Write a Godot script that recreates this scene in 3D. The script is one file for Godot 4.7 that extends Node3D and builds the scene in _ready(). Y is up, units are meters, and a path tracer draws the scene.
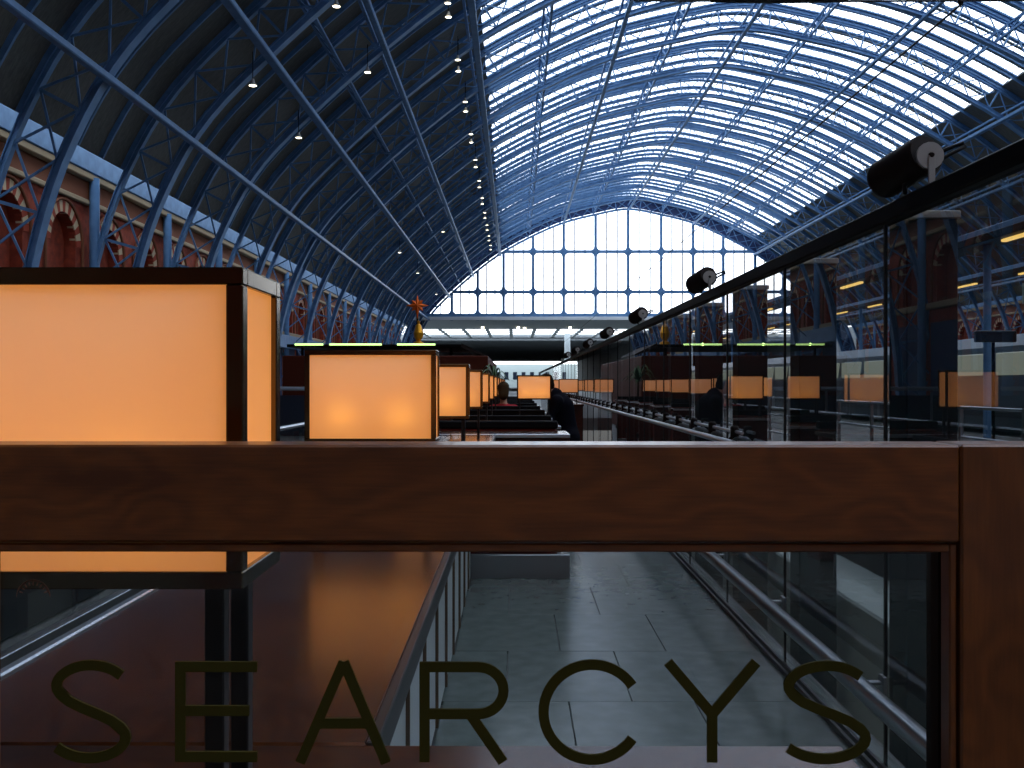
extends Node3D
# A railway shed seen over the wooden screen of a champagne bar. Camera at (0, EYE, 0) looking along -z.

const EYE := 1.64
const AX := 18.8          # the shed's middle line, to the right of the camera
const BAY := 8.9          # from truss to truss
const FIRST := 33.4       # depth of one truss; the others follow at BAY
const GABLE := 158.0      # depth of the end window
const GLASS_X := 1.57     # plane of the tall glass screen beside the aisle

var M := {}
var taken := {}
var arch_pts := PackedVector2Array()   # lower chord of the roof, x from the middle line, y over the floor
var arch_nrm := PackedVector2Array()   # outward
var arch_len := 0.0
var arch_step := 0.0

# ------------------------------------------------------------------ mesh builder
class MB:
	var v := PackedVector3Array()
	var n := PackedVector3Array()
	var t := PackedVector2Array()
	var c := PackedColorArray()
	var i := PackedInt32Array()

	func tri(a: int, b: int, d: int) -> void:
		var g := (v[b] - v[a]).cross(v[d] - v[a])
		if g.dot(n[a] + n[b] + n[d]) > 0.0:
			i.append_array([a, d, b])
		else:
			i.append_array([a, b, d])

	func vert(p: Vector3, nn: Vector3, uv := Vector2.ZERO) -> int:
		v.append(p); n.append(nn); t.append(uv)
		return v.size() - 1

	func quad(a: Vector3, b: Vector3, d: Vector3, e: Vector3, nn: Vector3, uvs := []) -> void:
		var k := v.size()
		var ps := [a, b, d, e]
		for q in 4:
			vert(ps[q], nn, uvs[q] if uvs.size() == 4 else Vector2(ps[q].x + ps[q].z, ps[q].y))
		tri(k, k + 1, k + 2)
		tri(k, k + 2, k + 3)

	# a box with chamfered edges; grain: the axis that texture u runs along
	func box(at: Vector3, size: Vector3, bevel := 0.0, grain := 0, basis := Basis.IDENTITY) -> void:
		var h := size * 0.5
		var b: float = minf(bevel, minf(h.x, minf(h.y, h.z)) * 0.9)
		var corner := func(s: Vector3, axis: int) -> Vector3:
			var p := Vector3(s.x * h.x, s.y * h.y, s.z * h.z)
			for a in 3:
				if a != axis:
					p[a] -= s[a] * b
			return p
		var put := func(ps: Array, nn: Vector3) -> void:
			var k := v.size()
			for p: Vector3 in ps:
				var w := at + basis * p
				var uv := Vector2.ZERO
				var other := (grain + 1) % 3
				if absf(nn[other]) > 0.7:
					other = (grain + 2) % 3
				uv = Vector2(p[grain] + at[grain], p[other] + at[other])
				if absf(nn[grain]) > 0.7:
					uv = Vector2(p[(grain + 1) % 3], p[(grain + 2) % 3])
				vert(w, (basis * nn).normalized(), uv)
			tri(k, k + 1, k + 2)
			if ps.size() == 4:
				tri(k, k + 2, k + 3)
		for axis in 3:
			var u := (axis + 1) % 3
			var w := (axis + 2) % 3
			for sg in [-1.0, 1.0]:
				var ps := []
				for q in [[-1.0, -1.0], [1.0, -1.0], [1.0, 1.0], [-1.0, 1.0]]:
					var s := Vector3.ZERO
					s[axis] = sg; s[u] = q[0]; s[w] = q[1]
					ps.append(corner.call(s, axis))
				var nn := Vector3.ZERO
				nn[axis] = sg
				put.call(ps, nn)
		if b <= 0.0:
			return
		for axis in 3:
			var u := (axis + 1) % 3
			var w := (axis + 2) % 3
			for q in [[-1.0, -1.0], [1.0, -1.0], [1.0, 1.0], [-1.0, 1.0]]:
				var s0 := Vector3.ZERO
				s0[axis] = -1.0; s0[u] = q[0]; s0[w] = q[1]
				var s1 := s0
				s1[axis] = 1.0
				var nn := Vector3.ZERO
				nn[u] = q[0]; nn[w] = q[1]
				put.call([corner.call(s0, u), corner.call(s1, u), corner.call(s1, w), corner.call(s0, w)], nn.normalized())
		for x in [-1.0, 1.0]:
			for y in [-1.0, 1.0]:
				for z in [-1.0, 1.0]:
					var s := Vector3(x, y, z)
					put.call([corner.call(s, 0), corner.call(s, 1), corner.call(s, 2)], s.normalized())

	# a straight bar of rectangular section from a to b
	func bar(a: Vector3, b: Vector3, w: float, h: float, up := Vector3.UP) -> void:
		var d := b - a
		var z := d.normalized()
		var x := up.cross(z)
		if x.length() < 0.01:
			x = Vector3.RIGHT.cross(z)
		x = x.normalized()
		var y := z.cross(x)
		box((a + b) * 0.5, Vector3(w, h, d.length()), 0.0, 2, Basis(x, y, z))

	# a round tube along points, radius a number or one for each point
	func tube(ps: Array, r, sides := 8, caps := true) -> void:
		var rings := []
		var prev := Vector3.ZERO
		for k in ps.size():
			var d: Vector3 = (ps[mini(k + 1, ps.size() - 1)] - ps[maxi(k - 1, 0)]).normalized()
			var x := prev
			if k == 0:
				x = Vector3.UP.cross(d)
				if x.length() < 0.05:
					x = Vector3.RIGHT
			x = (x - d * x.dot(d)).normalized()
			prev = x
			var y := d.cross(x)
			var rr: float = r[k] if r is Array else r
			var ring := []
			for s in sides + 1:
				var a := TAU * s / sides
				var o := x * cos(a) + y * sin(a)
				ring.append(vert(ps[k] + o * rr, o, Vector2(float(s) / sides, k)))
			rings.append(ring)
		for k in rings.size() - 1:
			for s in sides:
				tri(rings[k][s], rings[k][s + 1], rings[k + 1][s + 1])
				tri(rings[k][s], rings[k + 1][s + 1], rings[k + 1][s])
		if caps:
			for e in [0, ps.size() - 1]:
				var nn: Vector3 = (ps[0] - ps[1] if e == 0 else ps[e] - ps[e - 1]).normalized()
				var m := vert(ps[e], nn)
				var k0 := v.size()
				for s in sides:
					vert(v[rings[e][s]], nn)
				for s in sides:
					tri(m, k0 + s, k0 + (s + 1) % sides)

	# a solid of revolution about the y axis through at; profile: (radius, height)
	func lathe(profile: Array, sides := 16, at := Vector3.ZERO, basis := Basis.IDENTITY) -> void:
		for k in profile.size() - 1:
			var a: Vector2 = profile[k]
			var b: Vector2 = profile[k + 1]
			var nn := Vector2(b.y - a.y, a.x - b.x).normalized()
			var k0 := v.size()
			for s in sides + 1:
				var q := TAU * s / sides
				var o := Vector3(cos(q), 0, sin(q))
				var no := basis * (o * nn.x + Vector3.UP * nn.y)
				vert(at + basis * (o * a.x + Vector3.UP * a.y), no, Vector2(float(s) / sides, a.y))
				vert(at + basis * (o * b.x + Vector3.UP * b.y), no, Vector2(float(s) / sides, b.y))
			for s in sides:
				var e := k0 + s * 2
				tri(e, e + 1, e + 3)
				tri(e, e + 3, e + 2)

	# a flat outline in the xy plane given thickness from z0 to z1
	func plate(poly: PackedVector2Array, z0: float, z1: float, xf := Transform3D.IDENTITY) -> void:
		var idx := Geometry2D.triangulate_polygon(poly)
		for side in 2:
			var k0 := v.size()
			for p in poly:
				vert(xf * Vector3(p.x, p.y, z1 if side else z0), xf.basis * Vector3(0, 0, 1 if side else -1), p)
			for q in range(0, idx.size(), 3):
				tri(k0 + idx[q], k0 + idx[q + 1], k0 + idx[q + 2])
		if z0 == z1:
			return
		var turn := -1.0 if Geometry2D.is_polygon_clockwise(poly) else 1.0
		for k in poly.size():
			var a := poly[k]
			var b := poly[(k + 1) % poly.size()]
			var e := (b - a).normalized()
			var nn := xf.basis * Vector3(e.y, -e.x, 0) * turn
			quad(xf * Vector3(a.x, a.y, z0), xf * Vector3(b.x, b.y, z0), xf * Vector3(b.x, b.y, z1), xf * Vector3(a.x, a.y, z1), nn)

	# a single sheet over an outline (glass)
	func sheet(poly: PackedVector2Array, xf := Transform3D.IDENTITY) -> void:
		var idx := Geometry2D.triangulate_polygon(poly)
		var k0 := v.size()
		for p in poly:
			vert(xf * Vector3(p.x, p.y, 0), xf.basis * Vector3(0, 0, 1), p)
		for q in range(0, idx.size(), 3):
			tri(k0 + idx[q], k0 + idx[q + 1], k0 + idx[q + 2])

	func done() -> ArrayMesh:
		var a := []
		a.resize(Mesh.ARRAY_MAX)
		a[Mesh.ARRAY_VERTEX] = v
		a[Mesh.ARRAY_NORMAL] = n
		a[Mesh.ARRAY_TEX_UV] = t
		if c.size() == v.size() and c.size() > 0:
			a[Mesh.ARRAY_COLOR] = c
		a[Mesh.ARRAY_INDEX] = i
		var m := ArrayMesh.new()
		m.add_surface_from_arrays(Mesh.PRIMITIVE_TRIANGLES, a)
		return m

# ------------------------------------------------------------------ nodes
func numbered(called: String) -> String:
	if not taken.has(called):
		taken[called] = 0
		return called
	taken[called] += 1
	return "%s_%03d" % [called, taken[called]]

func tag(o: Node3D, label: String, category := "", group := "", kind := "") -> Node3D:
	if label: o.set_meta("label", label)
	if category: o.set_meta("category", category)
	if group: o.set_meta("group", group)
	if kind: o.set_meta("kind", kind)
	return o

func thing(called: String, label: String, category: String, at := Vector3.ZERO, group := "", turn := 0.0) -> Node3D:
	var o := Node3D.new()
	o.name = numbered(called)
	add_child(o)
	o.position = at
	o.rotation.y = turn
	tag(o, label, category, group)
	return o

func setting(called: String, at := Vector3.ZERO, label := "") -> Node3D:
	var o := Node3D.new()
	o.name = called
	add_child(o)
	o.position = at
	tag(o, label, "", "", "structure")
	return o

func part(parent: Node, called: String, mesh, material: Material, at := Vector3.ZERO) -> MeshInstance3D:
	var o := MeshInstance3D.new()
	o.name = called
	o.mesh = mesh.done() if mesh is MB else mesh
	o.material_override = material
	o.cast_shadow = GeometryInstance3D.SHADOW_CASTING_SETTING_ON
	parent.add_child(o, true)
	o.position = at
	return o

func solo(called: String, mesh, material: Material, label: String, category: String, at := Vector3.ZERO, group := "") -> MeshInstance3D:
	var o := part(self, numbered(called), mesh, material, at)
	tag(o, label, category, group)
	return o

func copy_of(o: Node3D, label: String) -> Node3D:
	var base := String(o.name)
	var cut := base.rfind("_0")
	if cut > 0 and base.length() - cut == 4:
		base = base.substr(0, cut)
	var d: Node3D = o.duplicate()
	d.name = numbered(base)
	add_child(d)
	d.set_meta("label", label)
	return d

func P(x: float, y: float, depth: float) -> Vector3:   # y counted from eye height
	return Vector3(x, y + EYE, -depth)

# ------------------------------------------------------------------ materials
func mat(called: String, color: Color, rough := 0.6, metal := 0.0, spec := 0.5) -> StandardMaterial3D:
	var m := StandardMaterial3D.new()
	m.resource_name = called
	m.albedo_color = color
	m.roughness = rough
	m.metallic = metal
	m.metallic_specular = spec
	M[called] = m
	return m

func glass(called: String, color: Color, alpha: float) -> StandardMaterial3D:
	var m := mat(called, Color(color.r, color.g, color.b, alpha), 0.0)
	m.transparency = BaseMaterial3D.TRANSPARENCY_ALPHA
	m.cull_mode = BaseMaterial3D.CULL_DISABLED
	return m

func noise_tex(seed_: int, freq: float, lo: Color, hi: Color, w := 256, octaves := 4) -> NoiseTexture2D:
	var f := FastNoiseLite.new()
	f.seed = seed_
	f.frequency = freq
	f.fractal_octaves = octaves
	var g := Gradient.new()
	g.set_color(0, lo); g.set_color(1, hi)
	var t := NoiseTexture2D.new()
	t.width = w; t.height = w
	t.seamless = true
	t.noise = f
	t.color_ramp = g
	return t

# wood: grain along u; knots bend the lines
func wood_tex(seed_: int, dark: Color, light: Color, w := 512, h := 256, rings := 9.0, knots := 2) -> ImageTexture:
	var rng := RandomNumberGenerator.new()
	rng.seed = seed_
	var f := FastNoiseLite.new()
	f.seed = seed_
	f.frequency = 1.0
	f.fractal_octaves = 3
	var ks := []
	for k in knots:
		ks.append([rng.randf() * 4.0, rng.randf(), rng.randf_range(0.10, 0.2)])
	var im := Image.create(w, h, false, Image.FORMAT_RGB8)
	for y in h:
		for x in w:
			var u := 4.0 * x / w
			var q := float(y) / h
			# wrap round in both directions
			var a := TAU * x / w
			var b := TAU * y / h
			var bend := f.get_noise_3d(cos(a) * 0.55 + 3.0, sin(a) * 0.55, cos(b) * 0.3) * 0.5 + f.get_noise_3d(cos(b) * 0.5, sin(b) * 0.5, cos(a) * 1.6) * 0.3
			var knot := 0.0
			for k in ks:
				var du := absf(u - k[0])
				du = minf(du, 4.0 - du)
				var dv := absf(q - k[1])
				dv = minf(dv, 1.0 - dv)
				var e: float = (du * du * 0.30 + dv * dv * 6.0) / (k[2] * k[2])
				knot += exp(-e)
			var line := 0.5 + 0.5 * sin(TAU * (rings * (bend + sin(b) * 0.16) + knot * 1.6))
			var fine := f.get_noise_3d(u * 6.0, sin(b) * 24.0, cos(b) * 24.0)
			var s := clampf(0.5 + 0.30 * (line - 0.5) + 0.25 * fine + 0.5 * bend - knot * knot * 0.42, 0.0, 1.0)
			im.set_pixel(x, y, dark.lerp(light, s))
	return ImageTexture.create_from_image(im)

func wood(called: String, tex: Texture2D, rough: float, scale: Vector3, coat := 0.0) -> StandardMaterial3D:
	var m := mat(called, Color.WHITE, rough)
	m.albedo_texture = tex
	m.uv1_scale = scale
	if coat > 0.0:
		m.clearcoat_enabled = true
		m.clearcoat = coat
		m.clearcoat_roughness = 0.12
	return m

func make_materials() -> void:
	var steel := mat("painted_blue_steel", Color(1, 1, 1), 0.5)
	steel.albedo_texture = noise_tex(3, 0.012, Color(0.30, 0.46, 0.63), Color(0.39, 0.56, 0.73))
	steel.uv1_triplanar = true
	steel.uv1_scale = Vector3(0.4, 0.4, 0.4)
	var deck := mat("slate_boarding", Color(1, 1, 1), 0.85)
	deck.albedo_texture = noise_tex(5, 0.02, Color(0.27, 0.28, 0.27), Color(0.42, 0.42, 0.40))
	deck.uv1_triplanar = true
	deck.uv1_scale = Vector3(0.15, 0.5, 1.3)
	mat("blue_backing_plate", Color(0.12, 0.20, 0.36), 0.7)
	mat("pale_ridge_lead", Color(0.45, 0.46, 0.42), 0.7)
	var brick := mat("red_brick", Color.WHITE, 0.85)
	brick.albedo_texture = noise_tex(9, 0.03, Color(0.45, 0.17, 0.10), Color(0.66, 0.27, 0.15))
	brick.uv1_triplanar = true
	brick.uv1_scale = Vector3(0.3, 0.3, 0.3)
	mat("voussoir_red", Color(0.62, 0.24, 0.14), 0.8)
	mat("voussoir_cream", Color(0.78, 0.70, 0.56), 0.8)
	mat("carved_stone", Color(0.66, 0.58, 0.46), 0.85)
	mat("frieze_terracotta", Color(0.48, 0.27, 0.16), 0.85)
	glass("roof_glass", Color(0.7, 0.75, 0.8), 0.12)
	glass("gable_glass", Color(0.9, 0.95, 1.0), 0.04)
	glass("screen_glass", Color(0.10, 0.23, 0.235), 0.45)
	glass("balustrade_glass", Color(0.2, 0.34, 0.34), 0.08)
	glass("panel_glass", Color(0.05, 0.06, 0.05), 0.24)
	var walnut := wood_tex(21, Color(0.34, 0.17, 0.05), Color(0.56, 0.32, 0.12), 1024, 256, 7.0, 2)
	wood("screen_walnut", walnut, 0.32, Vector3(0.9, 5.0, 1), 0.35)
	wood("screen_walnut_upright", wood_tex(22, Color(0.35, 0.18, 0.055), Color(0.54, 0.31, 0.12), 512, 256, 6.0, 0), 0.32, Vector3(0.9, 4.0, 1), 0.35)
	wood("counter_walnut", wood_tex(24, Color(0.20, 0.10, 0.04), Color(0.42, 0.22, 0.09), 512, 256, 11.0, 1), 0.2, Vector3(0.5, 1.6, 1), 0.2)
	wood("booth_mahogany", wood_tex(25, Color(0.20, 0.07, 0.04), Color(0.36, 0.14, 0.07), 256, 128, 8.0, 0), 0.4, Vector3(0.5, 1.6, 1))
	mat("vinyl_lettering", Color(0.25, 0.23, 0.08), 0.7, 0.0, 0.2)
	mat("etched_mark", Color(0.62, 0.42, 0.34), 0.7)
	mat("black_seal", Color(0.03, 0.03, 0.03), 0.6)
	mat("black_rail", Color(0.035, 0.03, 0.03), 0.5, 0.0, 0.2)
	mat("brushed_steel", Color(0.66, 0.68, 0.70), 0.28, 1.0)
	mat("counter_edge", Color(0.13, 0.12, 0.12), 0.35)
	mat("bright_trim", Color(0.80, 0.83, 0.86), 0.3, 0.8)
	mat("white_laminate", Color(0.80, 0.84, 0.84), 0.3)
	mat("panel_joint", Color(0.35, 0.27, 0.18), 0.5)
	mat("lamp_bronze", Color(0.42, 0.36, 0.26), 0.2, 1.0)
	mat("lamp_leg_black", Color(0.035, 0.04, 0.045), 0.4)
	var shade := mat("lamp_shade", Color(0.80, 0.60, 0.42), 0.5)
	shade.backlight_enabled = true
	shade.backlight = Color(1.0, 0.95, 0.86)
	shade.emission_enabled = true
	shade.emission = Color(1.0, 0.61, 0.30)
	shade.emission_energy_multiplier = 0.50
	var bulb := mat("bulb_glow", Color(1, 0.8, 0.5), 0.5)
	bulb.emission_enabled = true
	bulb.emission = Color(1.0, 0.72, 0.32)
	bulb.emission_energy_multiplier = 4.0
	var tile := mat("grey_stone_tile", Color.WHITE, 0.22)
	tile.albedo_texture = noise_tex(31, 0.012, Color(0.35, 0.395, 0.38), Color(0.42, 0.465, 0.45), 512, 3)
	tile.uv1_world_triplanar = true
	tile.uv1_triplanar = true
	tile.uv1_scale = Vector3(0.9, 0.9, 0.9)
	var pave := mat("platform_paving", Color.WHITE, 0.6)
	pave.albedo_texture = noise_tex(33, 0.03, Color(0.30, 0.31, 0.31), Color(0.44, 0.45, 0.44))
	pave.uv1_triplanar = true
	pave.uv1_scale = Vector3(0.2, 0.2, 0.2)
	mat("undercroft_paving", Color(0.20, 0.21, 0.21), 0.5)
	mat("pale_concrete", Color(0.66, 0.70, 0.68), 0.7)
	mat("dark_cladding", Color(0.13, 0.13, 0.14), 0.5, 0.0, 0.2)
	mat("dark_seat", Color(0.07, 0.065, 0.07), 0.6, 0.0, 0.2)
	mat("red_leather", Color(0.42, 0.10, 0.06), 0.4)
	mat("white_soffit", Color(0.80, 0.83, 0.83), 0.7)
	mat("white_paint", Color(0.92, 0.93, 0.93), 0.5)
	mat("grey_soffit", Color(0.55, 0.57, 0.58), 0.8)
	mat("grey_fixture", Color(0.66, 0.65, 0.63), 0.45)
	mat("dark_fixture", Color(0.16, 0.13, 0.12), 0.5, 0.0, 0.2)
	mat("black_rubber", Color(0.02, 0.02, 0.02), 0.5)
	mat("kiosk_brown", Color(0.30, 0.13, 0.085), 0.5, 0.0, 0.2)
	mat("gold", Color(0.90, 0.62, 0.12), 0.35, 0.6)
	mat("orange_foil", Color(0.95, 0.42, 0.05), 0.35, 0.3)
	mat("leaf_green", Color(0.16, 0.30, 0.09), 0.5)
	mat("bark", Color(0.24, 0.17, 0.11), 0.9)
	mat("terracotta", Color(0.45, 0.22, 0.14), 0.8)
	mat("black_coat", Color(0.035, 0.04, 0.055), 0.8)
	mat("train_paint", Color(0.30, 0.37, 0.42), 0.35)
	var lit := mat("train_window_lit", Color(0.55, 0.58, 0.54), 0.2)
	lit.emission_enabled = true
	lit.emission = Color(0.78, 0.82, 0.74)
	lit.emission_energy_multiplier = 0.35
	mat("train_dark", Color(0.10, 0.13, 0.18), 0.3)
	mat("sign_face", Color(0.62, 0.70, 0.68), 0.5)
	mat("screen_dark", Color(0.05, 0.06, 0.08), 0.3)
	var spot := mat("roof_lamp_glow", Color(1, 1, 1), 0.5)
	spot.emission_enabled = true
	spot.emission = Color(1.0, 0.95, 0.82)
	spot.emission_energy_multiplier = 6.0
	var tube := mat("fluorescent_tube_glow", Color(1, 1, 1), 0.5)
	tube.emission_enabled = true
	tube.emission = Color(0.80, 1.0, 0.55)
	tube.emission_energy_multiplier = 2.0
	var warm := mat("platform_tube_glow", Color(1, 1, 1), 0.5)
	warm.emission_enabled = true
	warm.emission = Color(1.0, 0.82, 0.42)
	warm.emission_energy_multiplier = 1.6
	var skin := mat("person_surface", Color.WHITE, 0.9, 0.0, 0.2)
	skin.vertex_color_use_as_albedo = true

# ------------------------------------------------------------------ roof profile
func make_arch() -> void:
	var half := [Vector2(36.3, -1.64), Vector2(36.1, 1.5), Vector2(35.5, 5.0), Vector2(34.4, 8.3), Vector2(32.5, 11.6), Vector2(29.4, 14.8), Vector2(25.3, 18.4), Vector2(21.0, 21.6), Vector2(15.9, 24.4), Vector2(10.8, 26.6), Vector2(5.4, 28.0), Vector2(0, 28.9)]
	var ctl := []
	for p in half: ctl.append(Vector2(-p.x, p.y + EYE))
	for k in range(half.size() - 2, -1, -1): ctl.append(Vector2(half[k].x, half[k].y + EYE))
	var fine := PackedVector2Array()
	for k in ctl.size() - 1:
		var a: Vector2 = ctl[maxi(k - 1, 0)]
		var d: Vector2 = ctl[mini(k + 2, ctl.size() - 1)]
		for s in 24:
			fine.append(ctl[k].cubic_interpolate(ctl[k + 1], a, d, s / 24.0) if k > 0 and k < ctl.size() - 2 else ctl[k].lerp(ctl[k + 1], s / 24.0))
	fine.append(ctl[-1])
	var total := 0.0
	for k in fine.size() - 1: total += fine[k].distance_to(fine[k + 1])
	arch_len = total
	var count := 108
	arch_step = total / count
	var run := 0.0
	var next := 0.0
	for k in fine.size() - 1:
		var l := fine[k].distance_to(fine[k + 1])
		while next <= run + l + 1e-4 and arch_pts.size() <= count:
			arch_pts.append(fine[k].lerp(fine[k + 1], clampf((next - run) / l, 0, 1)))
			next += arch_step
		run += l
	while arch_pts.size() <= count:
		arch_pts.append(fine[fine.size() - 1])
	for k in arch_pts.size():
		var d := (arch_pts[mini(k + 1, count)] - arch_pts[maxi(k - 1, 0)]).normalized()
		arch_nrm.append(Vector2(-d.y, d.x))

func arch_at(k: int, off: float) -> Vector2:
	return arch_pts[k] + arch_nrm[k] * off

func arch_index(x: float) -> float:   # fractional index where the lower chord passes x
	for k in arch_pts.size() - 1:
		if arch_pts[k].x <= x and arch_pts[k + 1].x > x:
			return k + (x - arch_pts[k].x) / (arch_pts[k + 1].x - arch_pts[k].x)
	return 0.0

func arch_point(f: float, off: float) -> Vector2:
	var k := clampi(int(f), 0, arch_pts.size() - 2)
	return arch_at(k, off).lerp(arch_at(k + 1, off), f - k)

# a member that follows the roof's curve between indices k0 and k1, from offset o0 to o1, w wide along z about z
func arch_member(mb: MB, k0: int, k1: int, o0: float, o1: float, w: float, z := 0.0) -> void:
	var first := mb.v.size()
	for k in range(k0, k1 + 1):
		var a := arch_at(k, o0)
		var b := arch_at(k, o1)
		var nn := Vector3(arch_nrm[k].x, arch_nrm[k].y, 0)
		for s in [-0.5, 0.5]:
			mb.vert(Vector3(a.x, a.y, z + s * w), -nn, Vector2(k, s))
			mb.vert(Vector3(b.x, b.y, z + s * w), nn, Vector2(k, s))
			mb.vert(Vector3(a.x, a.y, z + s * w), Vector3(0, 0, signf(s)), Vector2(k, 0))
			mb.vert(Vector3(b.x, b.y, z + s * w), Vector3(0, 0, signf(s)), Vector2(k, 1))
	for k in k1 - k0:
		var e := first + k * 8
		var f := e + 8
		for q in [[0, 4], [1, 5], [2, 3], [6, 7]]:
			mb.tri(e + q[0], e + q[1], f + q[1])
			mb.tri(e + q[0], f + q[1], f + q[0])
	for k in [k0, k1]:
		var a := arch_at(k, o0)
		var b := arch_at(k, o1)
		var d := Vector3(arch_nrm[k].y, -arch_nrm[k].x, 0) * (-1.0 if k == k0 else 1.0)
		mb.quad(Vector3(a.x, a.y, z - w / 2), Vector3(b.x, b.y, z - w / 2), Vector3(b.x, b.y, z + w / 2), Vector3(a.x, a.y, z + w / 2), d)

const WORDS := ["last", "second", "third", "fourth", "fifth", "sixth", "seventh", "eighth", "ninth", "tenth", "eleventh", "twelfth", "thirteenth", "fourteenth", "fifteenth", "sixteenth", "seventeenth", "eighteenth", "nineteenth", "twentieth", "twenty-first", "twenty-second", "twenty-third"]

func build_roof() -> void:
	var n := arch_pts.size() - 1
	var lower := MB.new()
	arch_member(lower, 0, n, 0.0, 0.05, 0.46)
	arch_member(lower, 0, n, 0.05, 0.30, 0.10)
	arch_member(lower, 0, n, 0.30, 0.34, 0.28)
	var lower_mesh := lower.done()
	var upper := MB.new()
	arch_member(upper, 0, n, 1.90, 1.94, 0.28)
	arch_member(upper, 0, n, 1.94, 2.10, 0.10)
	arch_member(upper, 0, n, 2.10, 2.14, 0.28)
	var upper_mesh := upper.done()
	# lattice between the chords: panels of two steps
	var bars := []
	for k in range(0, n, 2):
		for s in 2:
			var a := arch_at(k if s == 0 else k + 2, 0.32)
			var b := arch_at(k + 2 if s == 0 else k, 1.92)
			var mb := MB.new()
			mb.bar(Vector3(a.x, a.y, 0.06 if s else -0.06), Vector3(b.x, b.y, 0.06 if s else -0.06), 0.08, 0.07, Vector3.BACK)
			bars.append(mb)
	var posts := []
	for k in range(0, n + 1, 4):
		var a := arch_at(k, 0.32)
		var b := arch_at(k, 1.92)
		var mb := MB.new()
		mb.bar(Vector3(a.x, a.y, 0), Vector3(b.x, b.y, 0), 0.12, 0.09, Vector3.BACK)
		posts.append(mb)
	var bar_meshes := []
	var joined := MB.new()
	for mb: MB in bars:
		bar_meshes.append(mb.done())
	for group in [bars, posts]:
		for mb: MB in group:
			var k0 := joined.v.size()
			joined.v.append_array(mb.v); joined.n.append_array(mb.n); joined.t.append_array(mb.t)
			for q in mb.i: joined.i.append(q + k0)
	var post_meshes := []
	for mb: MB in posts: post_meshes.append(mb.done())
	var joined_mesh := joined.done()
	var depths := []
	for k in range(-7, 15):
		depths.append(FIRST + BAY * k)
	for k in depths.size():
		var d: float = depths[k]
		var from_end: int = depths.size() - 1 - k
		var label := "blue riveted lattice roof arch framing the end window" if from_end == 0 else "blue riveted lattice roof arch, %s counted back from the end window" % WORDS[from_end].replace("last", "first")
		var t := thing("roof_arch", label, "roof arch", Vector3(AX, 0, -d), "lattice arches of the shed roof")
		part(t, "lower_chord", lower_mesh, M.painted_blue_steel)
		part(t, "upper_chord", upper_mesh, M.painted_blue_steel)
		if d > 14.0 and d < 70.0:
			for m in bar_meshes: part(t, "lattice_bar", m, M.painted_blue_steel)
			for m in post_meshes: part(t, "post", m, M.painted_blue_steel)
		else:
			tag(part(t, "lattice", joined_mesh, M.painted_blue_steel), "", "", "", "stuff")
		if from_end == 0:
			var back := MB.new()
			arch_member(back, 0, n, 0.5, 2.6, 0.05, -0.5)
			part(t, "backing_plate", back, M.blue_backing_plate)

	# purlins that run the whole length
	var z0 := 28.0
	var z1 := -GABLE
	for row in [[-33.1, "low on the left roof slope"], [-29.7, "bright and broad, across the dark left roof slope"], [-25.8, "thin, high on the dark left roof slope"], [-21.3, "at the left edge of the roof glazing"], [-10.8, "left of the apex under the roof glazing"], [0.0, "along the apex of the roof"], [10.8, "right of the apex under the roof glazing"], [21.0, "at the right edge of the roof glazing"], [25.8, "on the dark right roof slope"], [29.7, "across the right roof slope behind the glass screen"], [33.1, "low on the right roof slope behind the glass screen"]]:
		var f := arch_index(row[0])
		var a := arch_point(f, -0.12)
		var big: bool = absf(absf(row[0]) - 29.7) < 0.1 or absf(absf(row[0]) - 21.0) < 0.4
		var t := thing("roof_purlin", "long blue steel purlin %s" % row[1], "purlin", Vector3(AX, 0, 0))
		var w := 0.42 if big else 0.30
		var mb := MB.new()
		mb.box(Vector3(a.x, a.y, (z0 + z1) / 2), Vector3(w, 0.26, z0 - z1), 0.04, 2)
		part(t, "beam", mb, M.painted_blue_steel)
		var b := arch_point(f, 0.85)
		mb = MB.new()
		mb.box(Vector3(b.x, b.y, (z0 + z1) / 2), Vector3(0.16, 0.16, z0 - z1), 0.0, 2)
		part(t, "upper_beam", mb, M.painted_blue_steel)
	# trussed purlins at the depth of the arches
	for row in [[-27.6, "between the upper and middle beams of the left slope"], [-16.0, "in the left part of the glazed roof"], [-5.4, "just left of the roof apex"], [5.4, "just right of the roof apex"], [16.0, "in the right part of the glazed roof"]]:
		var f := arch_index(row[0])
		var t := thing("lattice_purlin", "dark blue zigzag lattice purlin %s" % row[1], "purlin", Vector3(AX, 0, 0))
		var a := arch_point(f, 0.75)
		var b := arch_point(f, 1.8)
		for q in [[a, "lower_rail"], [b, "upper_rail"]]:
			var mb := MB.new()
			mb.box(Vector3(q[0].x, q[0].y, (z0 + z1) / 2), Vector3(0.17, 0.15, z0 - z1), 0.0, 2)
			part(t, q[1], mb, M.painted_blue_steel)
		var zig := MB.new()
		var z := z0
		while z > z1 + 1.2:
			zig.bar(Vector3(a.x, a.y, z), Vector3(b.x, b.y, z - 1.1125), 0.09, 0.09)
			zig.bar(Vector3(b.x, b.y, z - 1.1125), Vector3(a.x, a.y, z - 2.225), 0.09, 0.09)
			z -= 2.225
		tag(part(t, "web", zig, M.painted_blue_steel), "", "", "", "stuff")

	# the covering: boarded slopes on both sides, glazing between
	var c := setting("ceiling", Vector3(AX, 0, 0), "vaulted train shed roof, boarded at the sides and glazed along the middle")
	var kl := int(round(arch_index(-19.7)))
	var kr := n - kl
	var ks := 11
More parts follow.
